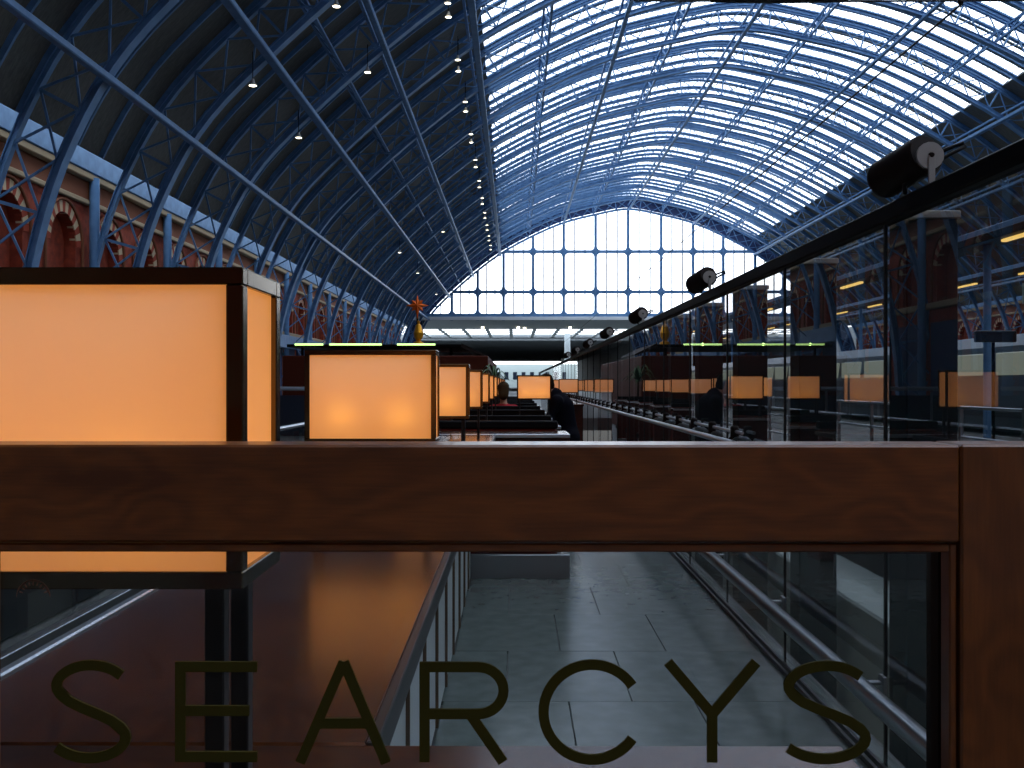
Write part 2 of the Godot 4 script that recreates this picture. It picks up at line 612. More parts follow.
	for side in 2:
		var mb := MB.new()
		if side == 0: arch_member(mb, ks, kl, 2.35, 2.55, 28.0 + GABLE, (28.0 - GABLE) / 2)
		else: arch_member(mb, kr, n - ks, 2.35, 2.55, 28.0 + GABLE, (28.0 - GABLE) / 2)
		part(c, "boarded_slope", mb, M.slate_boarding)
	var rafter := MB.new()
	arch_member(rafter, ks, n - ks, 2.14, 2.35, 0.12)
	var rafter_mesh := rafter.done()
	var gutter := MB.new()
	arch_member(gutter, kl, kr, 2.36, 2.47, 0.42)
	var gutter_mesh := gutter.done()
	var ridge := MB.new()
	arch_member(ridge, kl, kr, 2.66, 2.72, 0.34)
	var ridge_mesh := ridge.done()
	var unit := BAY / 4.0
	var rise := 0.26
	var slopes := []
	for s in [-1.0, 1.0]:
		var mb := MB.new()
		var first := 0
		for k in range(kl, kr + 1):
			var a := arch_at(k, 2.44)
			var b := arch_at(k, 2.44 + rise)
			var nn := Vector3(arch_nrm[k].x, arch_nrm[k].y, 0) * 0.97 + Vector3(0, 0, s * 0.23)
			mb.vert(Vector3(a.x, a.y, s * unit / 2), nn)
			mb.vert(Vector3(b.x, b.y, 0), nn)
		for k in kr - kl:
			mb.tri(k * 2, k * 2 + 1, k * 2 + 3)
			mb.tri(k * 2, k * 2 + 3, k * 2 + 2)
		slopes.append(mb.done())
	var bars_mb := MB.new()
	for k in range(kl, kr + 1):
		for h in 2:
			var fk := k + h * 0.5
			if fk > kr: continue
			var a := arch_point(fk, 2.44)
			var b := arch_point(fk, 2.44 + rise)
			for s in [-1.0, 1.0]:
				bars_mb.bar(Vector3(a.x, a.y, s * unit / 2), Vector3(b.x, b.y, 0), 0.04, 0.045, Vector3(arch_nrm[k].x, arch_nrm[k].y, 0))
	var bars_mesh := bars_mb.done()
	var all_bars := MultiMesh.new()
	all_bars.transform_format = MultiMesh.TRANSFORM_3D
	all_bars.mesh = bars_mesh
	var places := []
	var d := depths[0] as float
	while d < GABLE - 0.5:
		for q in 4:
			var z := -(d + unit * (q + 0.5))
			part(c, "rafter", rafter_mesh, M.painted_blue_steel, Vector3(0, 0, z - unit / 2)) if q > 0 else null
			part(c, "gutter", gutter_mesh, M.painted_blue_steel, Vector3(0, 0, z - unit / 2))
			part(c, "ridge", ridge_mesh, M.pale_ridge_lead, Vector3(0, 0, z))
			part(c, "pane", slopes[0], M.roof_glass, Vector3(0, 0, z))
			part(c, "pane", slopes[1], M.roof_glass, Vector3(0, 0, z))
			places.append(Transform3D(Basis.IDENTITY, Vector3(0, 0, z)))
		d += BAY
	all_bars.instance_count = places.size()
	for q in places.size(): all_bars.set_instance_transform(q, places[q])
	var bi := MultiMeshInstance3D.new()
	bi.name = "glazing_bars"
	bi.multimesh = all_bars
	bi.material_override = M.painted_blue_steel
	c.add_child(bi)
	tag(bi, "", "", "", "stuff")

# ------------------------------------------------------------------ end window
func build_gable() -> void:
	var w := setting("window_1", Vector3(0, EYE, -GABLE), "great arched end window of the train shed")
	var xs := [-16.0, -10.5, -6.2, -1.9, 3.0, 8.1, 13.4, 18.8, 24.3, 29.6, 34.6, 39.9, 44.6, 49.2, 53.0]
	var ys := [11.45, 15.3, 22.0, 30.0]
	var outline := PackedVector2Array()
	for k in arch_pts.size():
		var p := arch_at(k, 0.25)
		if p.y > ys[0] + EYE - 0.4:
			outline.append(Vector2(p.x + AX, p.y - EYE))
	outline.append(Vector2(outline[outline.size() - 1].x, ys[0])); outline.append(Vector2(outline[0].x, ys[0]))
	var top := func(x: float) -> float:
		return arch_point(arch_index(x - AX), 0.2).y - EYE
	for x: float in xs:
		if top.call(x) > ys[0] + 0.5:
			var mb := MB.new()
			mb.box(Vector3(x, (ys[0] + top.call(x)) / 2, 0), Vector3(0.46, top.call(x) - ys[0], 0.5), 0.06, 1)
			part(w, "mullion", mb, M.painted_blue_steel)
	for j in 3:
		var poly := PackedVector2Array([Vector2(-40, ys[j] - 0.24), Vector2(90, ys[j] - 0.24), Vector2(90, ys[j] + 0.24), Vector2(-40, ys[j] + 0.24)])
		for q in Geometry2D.intersect_polygons(poly, outline) if j > 0 else [PackedVector2Array([Vector2(-16, ys[0] - 0.3), Vector2(53.5, ys[0] - 0.3), Vector2(53.5, ys[0] + 0.25), Vector2(-16, ys[0] + 0.25)])]:
			var mb := MB.new()
			mb.plate(q, -0.22, 0.22)
			part(w, "transom", mb, M.painted_blue_steel)
	# rounded corners where mullions and transoms cross
	var node := PackedVector2Array()
	for q in 4:
		var sx := 1.0 if q in [0, 3] else -1.0
		var sy := 1.0 if q < 2 else -1.0
		var arc := []
		for s in 5:
			var a := PI / 2 * s / 4.0
			arc.append(Vector2(sx * (0.9 - 0.68 * sin(a)), sy * (0.9 - 0.68 * cos(a))))
		if q % 2 == 1: arc.reverse()
		node.append_array(PackedVector2Array(arc))
	var node_mb := MB.new()
	node_mb.plate(node, -0.16, 0.16)
	var node_mesh := node_mb.done()
	for x: float in xs:
		for j in 3:
			if top.call(x) > ys[j] + 0.9:
				part(w, "corner_plate", node_mesh, M.painted_blue_steel, Vector3(x, ys[j], 0))
	# panes, three to a field, and the thin bars between them
	var edges := [-19.0] + xs + [57.0]
	for k in edges.size() - 1:
		for s in 3:
			var x0: float = lerpf(edges[k], edges[k + 1], s / 3.0)
			var x1: float = lerpf(edges[k], edges[k + 1], (s + 1) / 3.0)
			for j in 3:
				var rect := PackedVector2Array([Vector2(x0, ys[j]), Vector2(x1, ys[j]), Vector2(x1, ys[j + 1]), Vector2(x0, ys[j + 1])])
				for q in Geometry2D.intersect_polygons(rect, outline):
					var mb := MB.new()
					mb.sheet(q)
					part(w, "pane", mb, M.gable_glass)
			if s > 0 and top.call(x0) > ys[0] + 0.6:
				var mb := MB.new()
				mb.box(Vector3(x0, (ys[0] + top.call(x0)) / 2, 0), Vector3(0.20, top.call(x0) - ys[0], 0.16))
				part(w, "glazing_bar", mb, M.grey_fixture)

# ------------------------------------------------------------------ hall beyond the end window
func build_extension() -> void:
	var t := thing("platform_canopy", "white flat canopy with rows of skylights beyond the end window", "canopy", P(18.8, 0, GABLE))
	var mb := MB.new()
	mb.box(Vector3(0, 10.85, 0.9), Vector3(73, 0.55, 0.4), 0.03)
	part(t, "fascia", mb, M.white_paint)
	mb = MB.new()
	mb.box(Vector3(0, 10.75, -12.5), Vector3(78, 0.3, 26))
	part(t, "soffit", mb, M.white_soffit)
	for r in 5:
		mb = MB.new()
		mb.box(Vector3(0, 10.7, -26.0 - r * 7.2), Vector3(90, 0.05, 2.6))
		part(t, "beam", mb, M.white_soffit)
	for k in 18:
		mb = MB.new()
		mb.box(Vector3(-38 + k * 4.6, 10.6, -41.0), Vector3(0.7, 0.14, 31))
		part(t, "rafter", mb, M.white_soffit)
	mb = MB.new()
	mb.box(Vector3(0, 10.95, -166), Vector3(110, 0.6, 214))
	part(t, "far_soffit", mb, M.grey_soffit)
	for k in 22:
		mb = MB.new()
		mb.box(Vector3(0, 10.35, -60 - k * 9.6), Vector3(92, 0.7, 0.5))
		part(t, "downstand_beam", mb, M.grey_soffit)
	for x in [-44.0, 46.0]:
		mb = MB.new()
		mb.box(Vector3(x, 4.5, -136), Vector3(0.6, 13, 270))
		part(t, "side_wall", mb, M.grey_soffit)
	for x in [10.8, 36.0]:
		var col := MB.new()
		col.lathe([Vector2(0, -1.64), Vector2(0.62, -1.64), Vector2(0.6, 10.4), Vector2(0, 10.4)], 16)
		solo("canopy_column", col, M.white_soffit, "white round column under the far canopy" if x < 20 else "white round column at the right of the far canopy", "column", P(x, 0, 196), "columns under the far canopy")
	for q in [[-6.0, 176.0, "leftmost"], [0.6, 176.0, "left one of the middle pair"], [1.8, 178.0, "right one of the middle pair"], [10.2, 176.0, "rightmost"]]:
		var mb2 := MB.new()
		mb2.lathe([Vector2(0, -0.35), Vector2(0.26, -0.35), Vector2(0.26, 0.0), Vector2(0, 0)], 10)
		solo("downlight", mb2, M.roof_lamp_glow, "small round downlight set in the far canopy, %s" % q[2], "light", P(q[0], 10.58, q[1]), "downlights in the far canopy")
	var rb := thing("retail_block", "brown glazed shop block under the far canopy right of the aisle", "building", Vector3(40, 0, -300))
	mb = MB.new()
	mb.box(Vector3(0, 5.2, 0), Vector3(48, 10.4, 60))
	var rw := part(rb, "wall", mb, M.kiosk_brown)
	for k in 10:
		mb = MB.new()
		mb.box(Vector3(-21 + k * 4.6, 3.0, 30.1), Vector3(3.6, 4.4, 0.3))
		part(rw, "shop_window", mb, M.train_dark)
	# daylight beyond the hall: a pale building and trees
	var b := thing("distant_building", "pale building seen in daylight under the far canopy", "building", Vector3(-4, 0, -452))
	mb = MB.new()
	mb.box(Vector3(0, 5.5, 0), Vector3(44, 11, 10))
	var bw := part(b, "wall", mb, M.pale_concrete)
	for k in 9:
		mb = MB.new()
		mb.box(Vector3(-16 + k * 4, 5.5, 5.05), Vector3(1.8, 3.5, 0.2))
		part(bw, "window", mb, M.train_dark)

# ------------------------------------------------------------------ side walls of the shed
func build_side_wall(sign_: float, called: String) -> void:
	var w := setting(called, Vector3(AX + sign_ * 37.9, 0, 0), "red brick arcaded side wall of the train shed")
	# local frame: u runs along -z, faces the shed
	var face := -sign_
	var back := MB.new()
	back.box(Vector3(sign_ * 0.75, 6.0, (28.0 - GABLE) / 2), Vector3(0.5, 12.0, 28.0 + GABLE))
	back.box(Vector3(sign_ * 0.5, 12.0, (28.0 - GABLE) / 2), Vector3(1.0, 1.2, 28.0 + GABLE))
	part(w, "back_wall", back, M.red_brick)
	var top := 9.6
	var low := 6.0       # sill of the arches
	var spring := 7.6
	var r_in := 1.15
	var pitch := BAY / 2.0
	# one arch panel, pitch wide, centred on z = 0
	var mb := MB.new()
	var nn := Vector3(face, 0, 0)
	var q := func(z0: float, y0: float, z1: float, y1: float) -> void:
		mb.quad(Vector3(0, y0, z0), Vector3(0, y1, z0), Vector3(0, y1, z1), Vector3(0, y0, z1), nn)
	q.call(-pitch / 2, 0.0, pitch / 2, low)
	q.call(-pitch / 2, low, -r_in, top)
	q.call(r_in, low, pitch / 2, top)
	var steps := 14
	for k in steps:
		var a0 := PI * k / steps
		var a1 := PI * (k + 1) / steps
		var p0 := Vector2(-cos(a0) * r_in, spring + sin(a0) * r_in * 1.15)
		var p1 := Vector2(-cos(a1) * r_in, spring + sin(a1) * r_in * 1.15)
		mb.quad(Vector3(0, p0.y, p0.x), Vector3(0, top, p0.x), Vector3(0, top, p1.x), Vector3(0, p1.y, p1.x), nn)
		var m := (p0 + p1) / 2
		var inn := Vector3(0, spring - m.y, -m.x).normalized()
		mb.quad(Vector3(0, p0.y, p0.x), Vector3(0, p1.y, p1.x), Vector3(sign_ * 0.5, p1.y, p1.x), Vector3(sign_ * 0.5, p0.y, p0.x), inn)
	for s in [-1.0, 1.0]:
		mb.quad(Vector3(0, low, s * r_in), Vector3(0, spring, s * r_in), Vector3(sign_ * 0.5, spring, s * r_in), Vector3(sign_ * 0.5, low, s * r_in), Vector3(0, 0, -s))
	mb.quad(Vector3(0, low, -r_in), Vector3(0, low, r_in), Vector3(sign_ * 0.5, low, r_in), Vector3(sign_ * 0.5, low, -r_in), Vector3.UP)
	var panel := mb.done()
	# voussoirs in two colours
	var vs := []
	var nv := 17
	for k in nv:
		var a0 := PI * k / nv
		var a1 := PI * (k + 1) / nv
		var poly := PackedVector2Array()
		for e in [[a0, r_in], [a1, r_in], [a1, r_in + 0.42], [a0, r_in + 0.42]]:
			poly.append(Vector2(-cos(e[0]) * e[1], spring + sin(e[0]) * e[1] * 1.15))
		var b := MB.new()
		b.plate(poly, -0.05, 0.25, Transform3D(Basis(Vector3(0, 0, 1), Vector3.UP, Vector3(sign_, 0, 0)), Vector3.ZERO))
		vs.append(b)
	var ring := MB.new()
	for p in 1:
		var prof := []
		for k in 25:
			var a := PI * k / 24.0
			prof.append(Vector3(face * 0.08, spring + sin(a) * (r_in + 0.5) * 1.13, -cos(a) * (r_in + 0.5)))
		ring.tube([Vector3(face * 0.08, low, -r_in - 0.5)] + prof + [Vector3(face * 0.08, low, r_in + 0.5)], 0.07, 6)
	var ring_mesh := ring.done()
	var v_mesh := []
	for b: MB in vs: v_mesh.append(b.done())
	var joined := [MB.new(), MB.new()]
	for k in nv:
		var dst: MB = joined[k % 2]
		var src: MB = vs[k]
		var k0 := dst.v.size()
		dst.v.append_array(src.v); dst.n.append_array(src.n); dst.t.append_array(src.t)
		for e in src.i: dst.i.append(e + k0)
	var jm := [joined[0].done(), joined[1].done()]
	var z := 28.0 - pitch / 2
	z = -(FIRST - 7 * BAY) - pitch / 2
	while z > -GABLE + 1.0:
		part(w, "arch_panel", panel, M.red_brick, Vector3(0, 0, z))
		if z < -30.0 and z > -62.0 and sign_ < 0:
			for k in nv:
				part(w, "voussoir", v_mesh[k], M.voussoir_cream if k % 2 else M.voussoir_red, Vector3(0, 0, z))
		else:
			tag(part(w, "red_voussoirs", jm[0], M.voussoir_red, Vector3(0, 0, z)), "", "", "", "stuff")
			tag(part(w, "cream_voussoirs", jm[1], M.voussoir_cream, Vector3(0, 0, z)), "", "", "", "stuff")
		part(w, "hood_mould", ring_mesh, M.frieze_terracotta, Vector3(0, 0, z))
		z -= pitch
	var door := MB.new()
	door.box(Vector3(face * 0.06, 2.6, 0), Vector3(0.12, 4.6, pitch - 1.1), 0.03)
	var door_mesh := door.done()
	z = -(FIRST - 7 * BAY) - pitch / 2
	while z > -GABLE + 1.0:
		part(w, "blue_panel", door_mesh, M.blue_backing_plate, Vector3(0, 0, z))
		z -= pitch
	var length := 28.0 + GABLE
	var mid := (28.0 - GABLE) / 2
	for e in [[low - 0.22, 0.34, 0.22, "carved_stone", "sill_course"], [9.7, 0.22, 0.2, "carved_stone", "frieze_base"], [10.2, 0.9, 0.12, "frieze_terracotta", "frieze"], [10.8, 0.3, 0.4, "carved_stone", "cornice"], [11.75, 1.6, 0.45, "painted_blue_steel", "wall_plate"]]:
		var b := MB.new()
		b.box(Vector3(face * e[2] / 2, e[0], mid), Vector3(e[2], e[1], length), 0.04, 2)
		part(w, e[4], b, M[e[3]])
	var girder := MB.new()
	girder.box(Vector3(face * 0.9, 5.0, -110), Vector3(0.5, 1.0, 100), 0.03, 2)
	part(w, "blue_girder", girder, M.painted_blue_steel)
	var k2 := 0
	z = -FIRST + 5 * BAY
	while z > -GABLE:
		var b := MB.new()
		b.tube([Vector3(face * 0.35, 0, z), Vector3(face * 0.35, 10.8, z)], 0.22, 10)
		part(w, "blue_post", b, M.painted_blue_steel)
		z -= BAY

# ------------------------------------------------------------------ lamps hung under the roof
func build_roof_lamps() -> void:
	var rows := [
		["left glazing edge", -3.6, 20.4, [51.2, 60.1, 69.0, 77.9, 86.8, 95.7, 104.6, 113.5, 122.4, 131.3, 140.2], 2],
		["upper left slope", -7.9, 16.7, [42.3, 51.2, 104.6], 1],
		["lower left slope", -11.6, 13.2, [42.3, 51.2, 95.7, 113.5, 140.2], 1],
	]
	var body := MB.new()
	body.lathe([Vector2(0, 0.30), Vector2(0.06, 0.30), Vector2(0.10, 0.14), Vector2(0.19, 0.0), Vector2(0.17, 0.0)], 12)
	var body_mesh := body.done()
	var disc := MB.new()
	disc.lathe([Vector2(0, -0.03), Vector2(0.12, -0.02), Vector2(0.17, 0.0), Vector2(0.15, 0.05), Vector2(0, 0.06)], 12)
	var disc_mesh := disc.done()
	for r in rows:
		var k := 0
		for d: float in r[3]:
			k += 1
			for e in r[4]:
				var nth: String = ["nearest", "second", "third", "fourth", "fifth", "sixth", "seventh", "eighth", "ninth", "tenth", "eleventh"][k - 1]
				var what := "white floodlight under the %s, %s of its row" % [r[0], nth]
				if r[4] == 2: what += (", upper head" if e == 0 else ", lower head")
				var t := thing("roof_floodlight", what, "light", P(r[1], r[2] - e * 0.55, d - 0.3 + e * 0.5), "floodlights under the roof")
				part(t, "hood", body_mesh, M.grey_fixture)
				part(t, "lens", disc_mesh, M.roof_lamp_glow)
				var rod := MB.new()
				rod.tube([Vector3(0, 0.28, 0), Vector3(0, 1.5 + e * 0.55, 0)], 0.02, 6)
				part(t, "hanging_rod", rod, M.black_rail)
				var l := SpotLight3D.new()
				l.name = "beam"
				t.add_child(l)
				l.position = Vector3(0, -0.05, 0)
				l.rotation_degrees.x = -90
				l.spot_angle = 50
				l.spot_range = 60
				l.light_color = Color(1.0, 0.95, 0.82)
				l.light_energy = 0.4
				l.light_size = 0.12
				l.shadow_enabled = true

# ------------------------------------------------------------------ floor
func build_floor() -> void:
	var f := setting("floor", Vector3.ZERO, "grey stone floor of the aisle and platforms")
	var mb := MB.new()
	# bar island, left platform, right platform and the far deck round two open wells
	for q in [[-0.78, 1.68, 45.0, -46.0], [-32.0, -2.95, 45.0, -46.0], [6.0, 69.0, 45.0, -46.0], [-2.95, -0.78, -26.0, -46.0], [-2.95, -0.78, 45.0, 6.0], [1.68, 6.0, 45.0, 6.0], [-32.0, 69.0, -46.0, -480.0]]:
		mb = MB.new()
		mb.box(Vector3((q[0] + q[1]) / 2, -0.31, (q[2] + q[3]) / 2), Vector3(q[1] - q[0], 0.6, q[2] - q[3]))
		part(f, "platform_slab", mb, M.platform_paving)
	mb = MB.new()
	mb.box(Vector3(18.8, -4.65, -20), Vector3(100, 0.5, 140))
	part(f, "undercroft_floor", mb, M.undercroft_paving)
	mb = MB.new()
	mb.box(Vector3(6.02, -0.33, -20), Vector3(0.08, 0.62, 52), 0.01, 2)
	part(f, "well_edge", mb, M.pale_concrete)
	var rng := RandomNumberGenerator.new()
	rng.seed = 4
	var tw := 0.646
	var tl := 0.92
	var shape := MB.new()
	shape.box(Vector3.ZERO, Vector3(tw - 0.005, 0.02, tl - 0.005), 0.0015)
	var mesh := shape.done()
	for r in 18:
		for c in 4:
			var o := part(f, "tile", mesh, M.grey_stone_tile, Vector3(-0.37 - 0.32 + tw * (c + 0.5) + (0.32 if r % 2 else 0.0) - 0.0, 0.0, -1.2 - tl * (r + 0.5)))
			if o.position.x > 1.32: o.position.x = 1.32
			o.position.y += rng.randf_range(-0.0006, 0.0006)

# ------------------------------------------------------------------ the tall glass screen with its rail
func build_glass_screen() -> void:
	var t := thing("glass_screen", "tall clear glass screen with black top rail along the right of the aisle", "glass screen", Vector3(GLASS_X, 0, 0))
	var end := 58.0
	var z := 1.03
	var top := EYE + 0.68
	while z < end - 0.2:
		var mb := MB.new()
		mb.sheet(PackedVector2Array([Vector2(z + 0.006, 0.0), Vector2(z + 1.494, 0.0), Vector2(z + 1.494, top), Vector2(z + 0.006, top)]), Transform3D(Basis(Vector3(0, 0, -1), Vector3.UP, Vector3(-1, 0, 0)), Vector3.ZERO))
		part(t, "pane", mb, M.screen_glass)
		var j := MB.new()
		j.box(Vector3(0, top / 2, -z), Vector3(0.012, top, 0.014))
		part(t, "joint_seal", j, M.black_seal)
		z += 1.5
	var mb := MB.new()
	mb.box(Vector3(0, top + 0.03, -(1.0 + end) / 2), Vector3(0.07, 0.075, end - 1.0), 0.008, 2)
	part(t, "top_rail", mb, M.black_rail)
	for x in [-0.02, -0.06]:
		mb = MB.new()
		mb.box(Vector3(x, 0.018, -(1.0 + end) / 2), Vector3(0.016, 0.036, end - 1.0), 0.0, 2)
		part(t, "floor_channel", mb, M.counter_edge)
	# hand rail
	var h := thing("handrail", "thick brushed steel handrail bracketed low along the glass screen", "handrail", Vector3(GLASS_X, 0, 0))
	mb = MB.new()
	mb.tube([Vector3(-0.125, EYE - 1.27, -1.6), Vector3(-0.125, EYE - 1.27, -8.0), Vector3(-0.125, EYE - 1.27, -19.0)], 0.042, 20)
	part(h, "tube", mb, M.brushed_steel)
	z = 2.53
	while z < 19:
		mb = MB.new()
		mb.box(Vector3(-0.05, EYE - 1.265, -z), Vector3(0.11, 0.014, 0.03), 0.002)
		mb.box(Vector3(-0.012, EYE - 1.285, -z), Vector3(0.02, 0.1, 0.055), 0.003)
		part(h, "bracket", mb, M.brushed_steel)
		z += 1.5
	# higher steel rail with clamps, further along
	var g := thing("clamp_rail", "slim steel rail with a row of round clamps further along the glass screen", "rail", Vector3(GLASS_X, 0, 0))
	mb = MB.new()
	mb.tube([Vector3(-0.10, EYE - 0.40, -6.4), Vector3(-0.10, EYE - 0.40, -20), Vector3(-0.10, EYE - 0.40, -46)], 0.022, 12)
	mb.tube([Vector3(-0.04, EYE - 0.33, -6.4), Vector3(-0.04, EYE - 0.33, -46)], 0.012, 8)
	part(g, "tube", mb, M.bright_trim)
	z = 6.6
	while z < 40:
		mb = MB.new()
		mb.lathe([Vector2(0, -0.035), Vector2(0.03, -0.035), Vector2(0.03, 0.03), Vector2(0.02, 0.04), Vector2(0, 0.04)], 10, Vector3(-0.045, EYE - 0.33, -z))
		mb.bar(Vector3(-0.10, EYE - 0.40, -z), Vector3(-0.04, EYE - 0.35, -z), 0.02, 0.02)
		part(g, "clamp", mb, M.dark_fixture)
		z += 0.75

func build_spotlights() -> void:
	var depths := [3.72, 7.85, 11.9, 16.0, 20.1, 24.2, 28.3]
	var first: Node3D
	for k in depths.size():
		var label: String = ["dark drum spotlight with grey bracket, nearest on the black rail", "drum spotlight on the black rail against the end window, second from the camera", "drum spotlight on the black rail, third from the camera", "drum spotlight on the black rail, fourth from the camera", "drum spotlight on the black rail, fifth from the camera", "drum spotlight on the black rail, sixth from the camera", "drum spotlight on the black rail, farthest from the camera"][k]
		var at := P(GLASS_X, 0.757, depths[k])
		if k > 0:
			copy_of(first, label).position = at
			continue
		var t := thing("drum_spotlight", label, "spotlight", at, "drum spotlights on the glass screen's rail")
		first = t
		# the drum lies along the rail, tipped up towards the camera
		var tilt := Basis(Vector3.UP, 0.35) * Basis(Vector3.RIGHT, -PI / 2 - 0.22)
		var c := Vector3(-0.02, 0.105, -0.08)
		var mb := MB.new()
		mb.lathe([Vector2(0, -0.13), Vector2(0.076, -0.13), Vector2(0.080, -0.12), Vector2(0.080, 0.11), Vector2(0.074, 0.125), Vector2(0, 0.125)], 24, c, tilt)
		part(t, "drum", mb, M.dark_fixture)
		var outline := PackedVector2Array()
		for s in 18:
			var a := TAU * s / 18
			outline.append(Vector2(cos(a) * 0.052, sin(a) * 0.052 + 0.0))
		mb = MB.new()
		mb.plate(outline, -0.006, 0.006, Transform3D(Basis.IDENTITY, Vector3(0.02, 0.118, 0.075)))
		part(t, "end_plate", mb, M.grey_fixture)
		mb = MB.new()
		mb.box(Vector3(0.022, 0.055, 0.085), Vector3(0.026, 0.125, 0.008), 0.002)
		var br := part(t, "bracket", mb, M.grey_fixture)
		mb = MB.new()
		mb.lathe([Vector2(0, 0.012), Vector2(0.008, 0.012), Vector2(0.012, 0.0), Vector2(0, 0)], 10, Vector3(0.022, 0.118, 0.082), Basis(Vector3.RIGHT, PI / 2))
		part(br, "bolt", mb, M.dark_fixture)
		mb = MB.new()
		mb.tube([Vector3(0.05, 0.13, 0.03), Vector3(0.10, 0.15, 0.06), Vector3(0.145, 0.165, 0.08), Vector3(0.15, 0.15, 0.085), Vector3(0.10, 0.125, 0.08), Vector3(0.04, 0.09, 0.06)], 0.008, 8)
		part(t, "cable", mb, M.black_rubber)
		mb = MB.new()
		mb.tube([Vector3(-0.02, 0.0, -0.06), Vector3(-0.03, 0.03, -0.04), Vector3(0.0, 0.06, 0.0), Vector3(0.03, 0.07, 0.05)], 0.010, 8)
		part(t, "yoke", mb, M.black_rubber)

# ------------------------------------------------------------------ box lanterns
const LW := 0.43
const LH := 0.306
const LD := 0.144

func lantern_meshes() -> Dictionary:
	var out := {}
	var b := 0.0165
	var mb := MB.new()
	for y in [b / 2, LH - b / 2]:
		for z in [-LD / 2 + b / 2, LD / 2 - b / 2]:
			mb.box(Vector3(0, y, z), Vector3(LW, b, b), 0.0012)
		for x in [-LW / 2 + b / 2, LW / 2 - b / 2]:
			mb.box(Vector3(x, y, 0), Vector3(b, b, LD - 2 * b), 0.0012)
	for x in [-LW / 2 + b / 2, LW / 2 - b / 2]:
		for z in [-LD / 2 + b / 2, LD / 2 - b / 2]:
			mb.box(Vector3(x, LH / 2, z), Vector3(b, LH - 2 * b, b), 0.0012)
	out.frame = mb.done()
	mb = MB.new()
	mb.quad(Vector3(-LW / 2 + b, -LH / 2 + b, 0), Vector3(LW / 2 - b, -LH / 2 + b, 0), Vector3(LW / 2 - b, LH / 2 - b, 0), Vector3(-LW / 2 + b, LH / 2 - b, 0), Vector3.BACK)
	out.face = mb.done()
	mb = MB.new()
	mb.quad(Vector3(0, -LH / 2 + b, -LD / 2 + b), Vector3(0, -LH / 2 + b, LD / 2 - b), Vector3(0, LH / 2 - b, LD / 2 - b), Vector3(0, LH / 2 - b, -LD / 2 + b), Vector3.RIGHT)
	out.side = mb.done()
	mb = MB.new()
	mb.box(Vector3.ZERO, Vector3(LW - 2 * b, 0.003, LD - 2 * b))
	out.lid = mb.done()
	mb = MB.new()
	mb.box(Vector3(0, -0.1125, 0), Vector3(0.019, 0.225, 0.019), 0.0015)
	out.leg = mb.done()
	mb = MB.new()
	mb.lathe([Vector2(0, 0.03), Vector2(0.018, 0.024), Vector2(0.028, 0.008), Vector2(0.03, -0.006), Vector2(0.024, -0.024), Vector2(0.012, -0.036), Vector2(0, -0.038)], 14)
	out.bulb = mb.done()
	return out

func lantern(meshes: Dictionary, label: String, at: Vector3, group: String, lit: bool) -> Node3D:
	var t := thing("box_lantern", label, "lantern", at, group)   # at: the middle of the foot, on the counter
	var y0 := 0.225
	part(t, "frame", meshes.frame, M.lamp_bronze, Vector3(0, y0, 0))
	for s in [-1.0, 1.0]:
		part(t, "shade_panel", meshes.face, M.lamp_shade, Vector3(0, y0 + LH / 2, s * (LD / 2 - 0.006)))
		part(t, "shade_panel", meshes.side, M.lamp_shade, Vector3(s * (LW / 2 - 0.006), y0 + LH / 2, 0))
	part(t, "base_plate", meshes.lid, M.lamp_bronze, Vector3(0, y0 + 0.008, 0))
	for sx in [-1.0, 1.0]:
		for sz in [-1.0, 1.0]:
			part(t, "leg", meshes.leg, M.lamp_leg_black, Vector3(sx * (LW / 2 - 0.034), y0, sz * (LD / 2 - 0.03)))
	if lit:
		for s in [-1.0, 1.0]:
			var b := part(t, "bulb", meshes.bulb, M.bulb_glow, Vector3(s * 0.098, y0 + 0.095, 0))
			var l := OmniLight3D.new()
			l.name = "bulb_light"
			t.add_child(l, true)
			l.position = b.position
			l.light_color = Color(1.0, 0.74, 0.30)
			l.light_energy = 0.032
			l.light_size = 0.03
			l.omni_range = 30
			l.omni_attenuation = 2.0
			l.shadow_enabled = true
	return t

func build_lanterns() -> void:
	var m := lantern_meshes()
	var counter := EYE - 0.42
	var names := ["large square glowing lantern on black legs, nearest the camera", "glowing box lantern on the counter, second from the camera", "glowing box lantern in the left row, third from the camera", "glowing box lantern in the left row, fourth from the camera", "glowing box lantern in the left row, fifth from the camera", "glowing box lantern in the left row, sixth from the camera", "glowing box lantern in the left row, seventh from the camera", "glowing box lantern in the left row, eighth from the camera", "glowing box lantern in the left row, ninth from the camera", "glowing box lantern in the left row, tenth from the camera", "glowing box lantern in the left row, eleventh from the camera", "glowing box lantern in the left row, farthest from the camera"]
	for k in 12:
		lantern(m, names[k], Vector3(-0.473, counter, -(0.9 + LD / 2 + 2.2 * k)), "lanterns in the left row", k < 7)
	lantern(m, "glowing box lantern on the aisle table in front of the bending person", Vector3(0.24, counter, -11.97), "lanterns along the aisle", true)
	for k in 4:
		lantern(m, "far glowing box lantern beside the aisle, %s of four" % ["nearest", "second", "third", "farthest"][k], Vector3(1.18, counter, -(21.0 + 3.0 * k)), "far lanterns along the aisle", false)

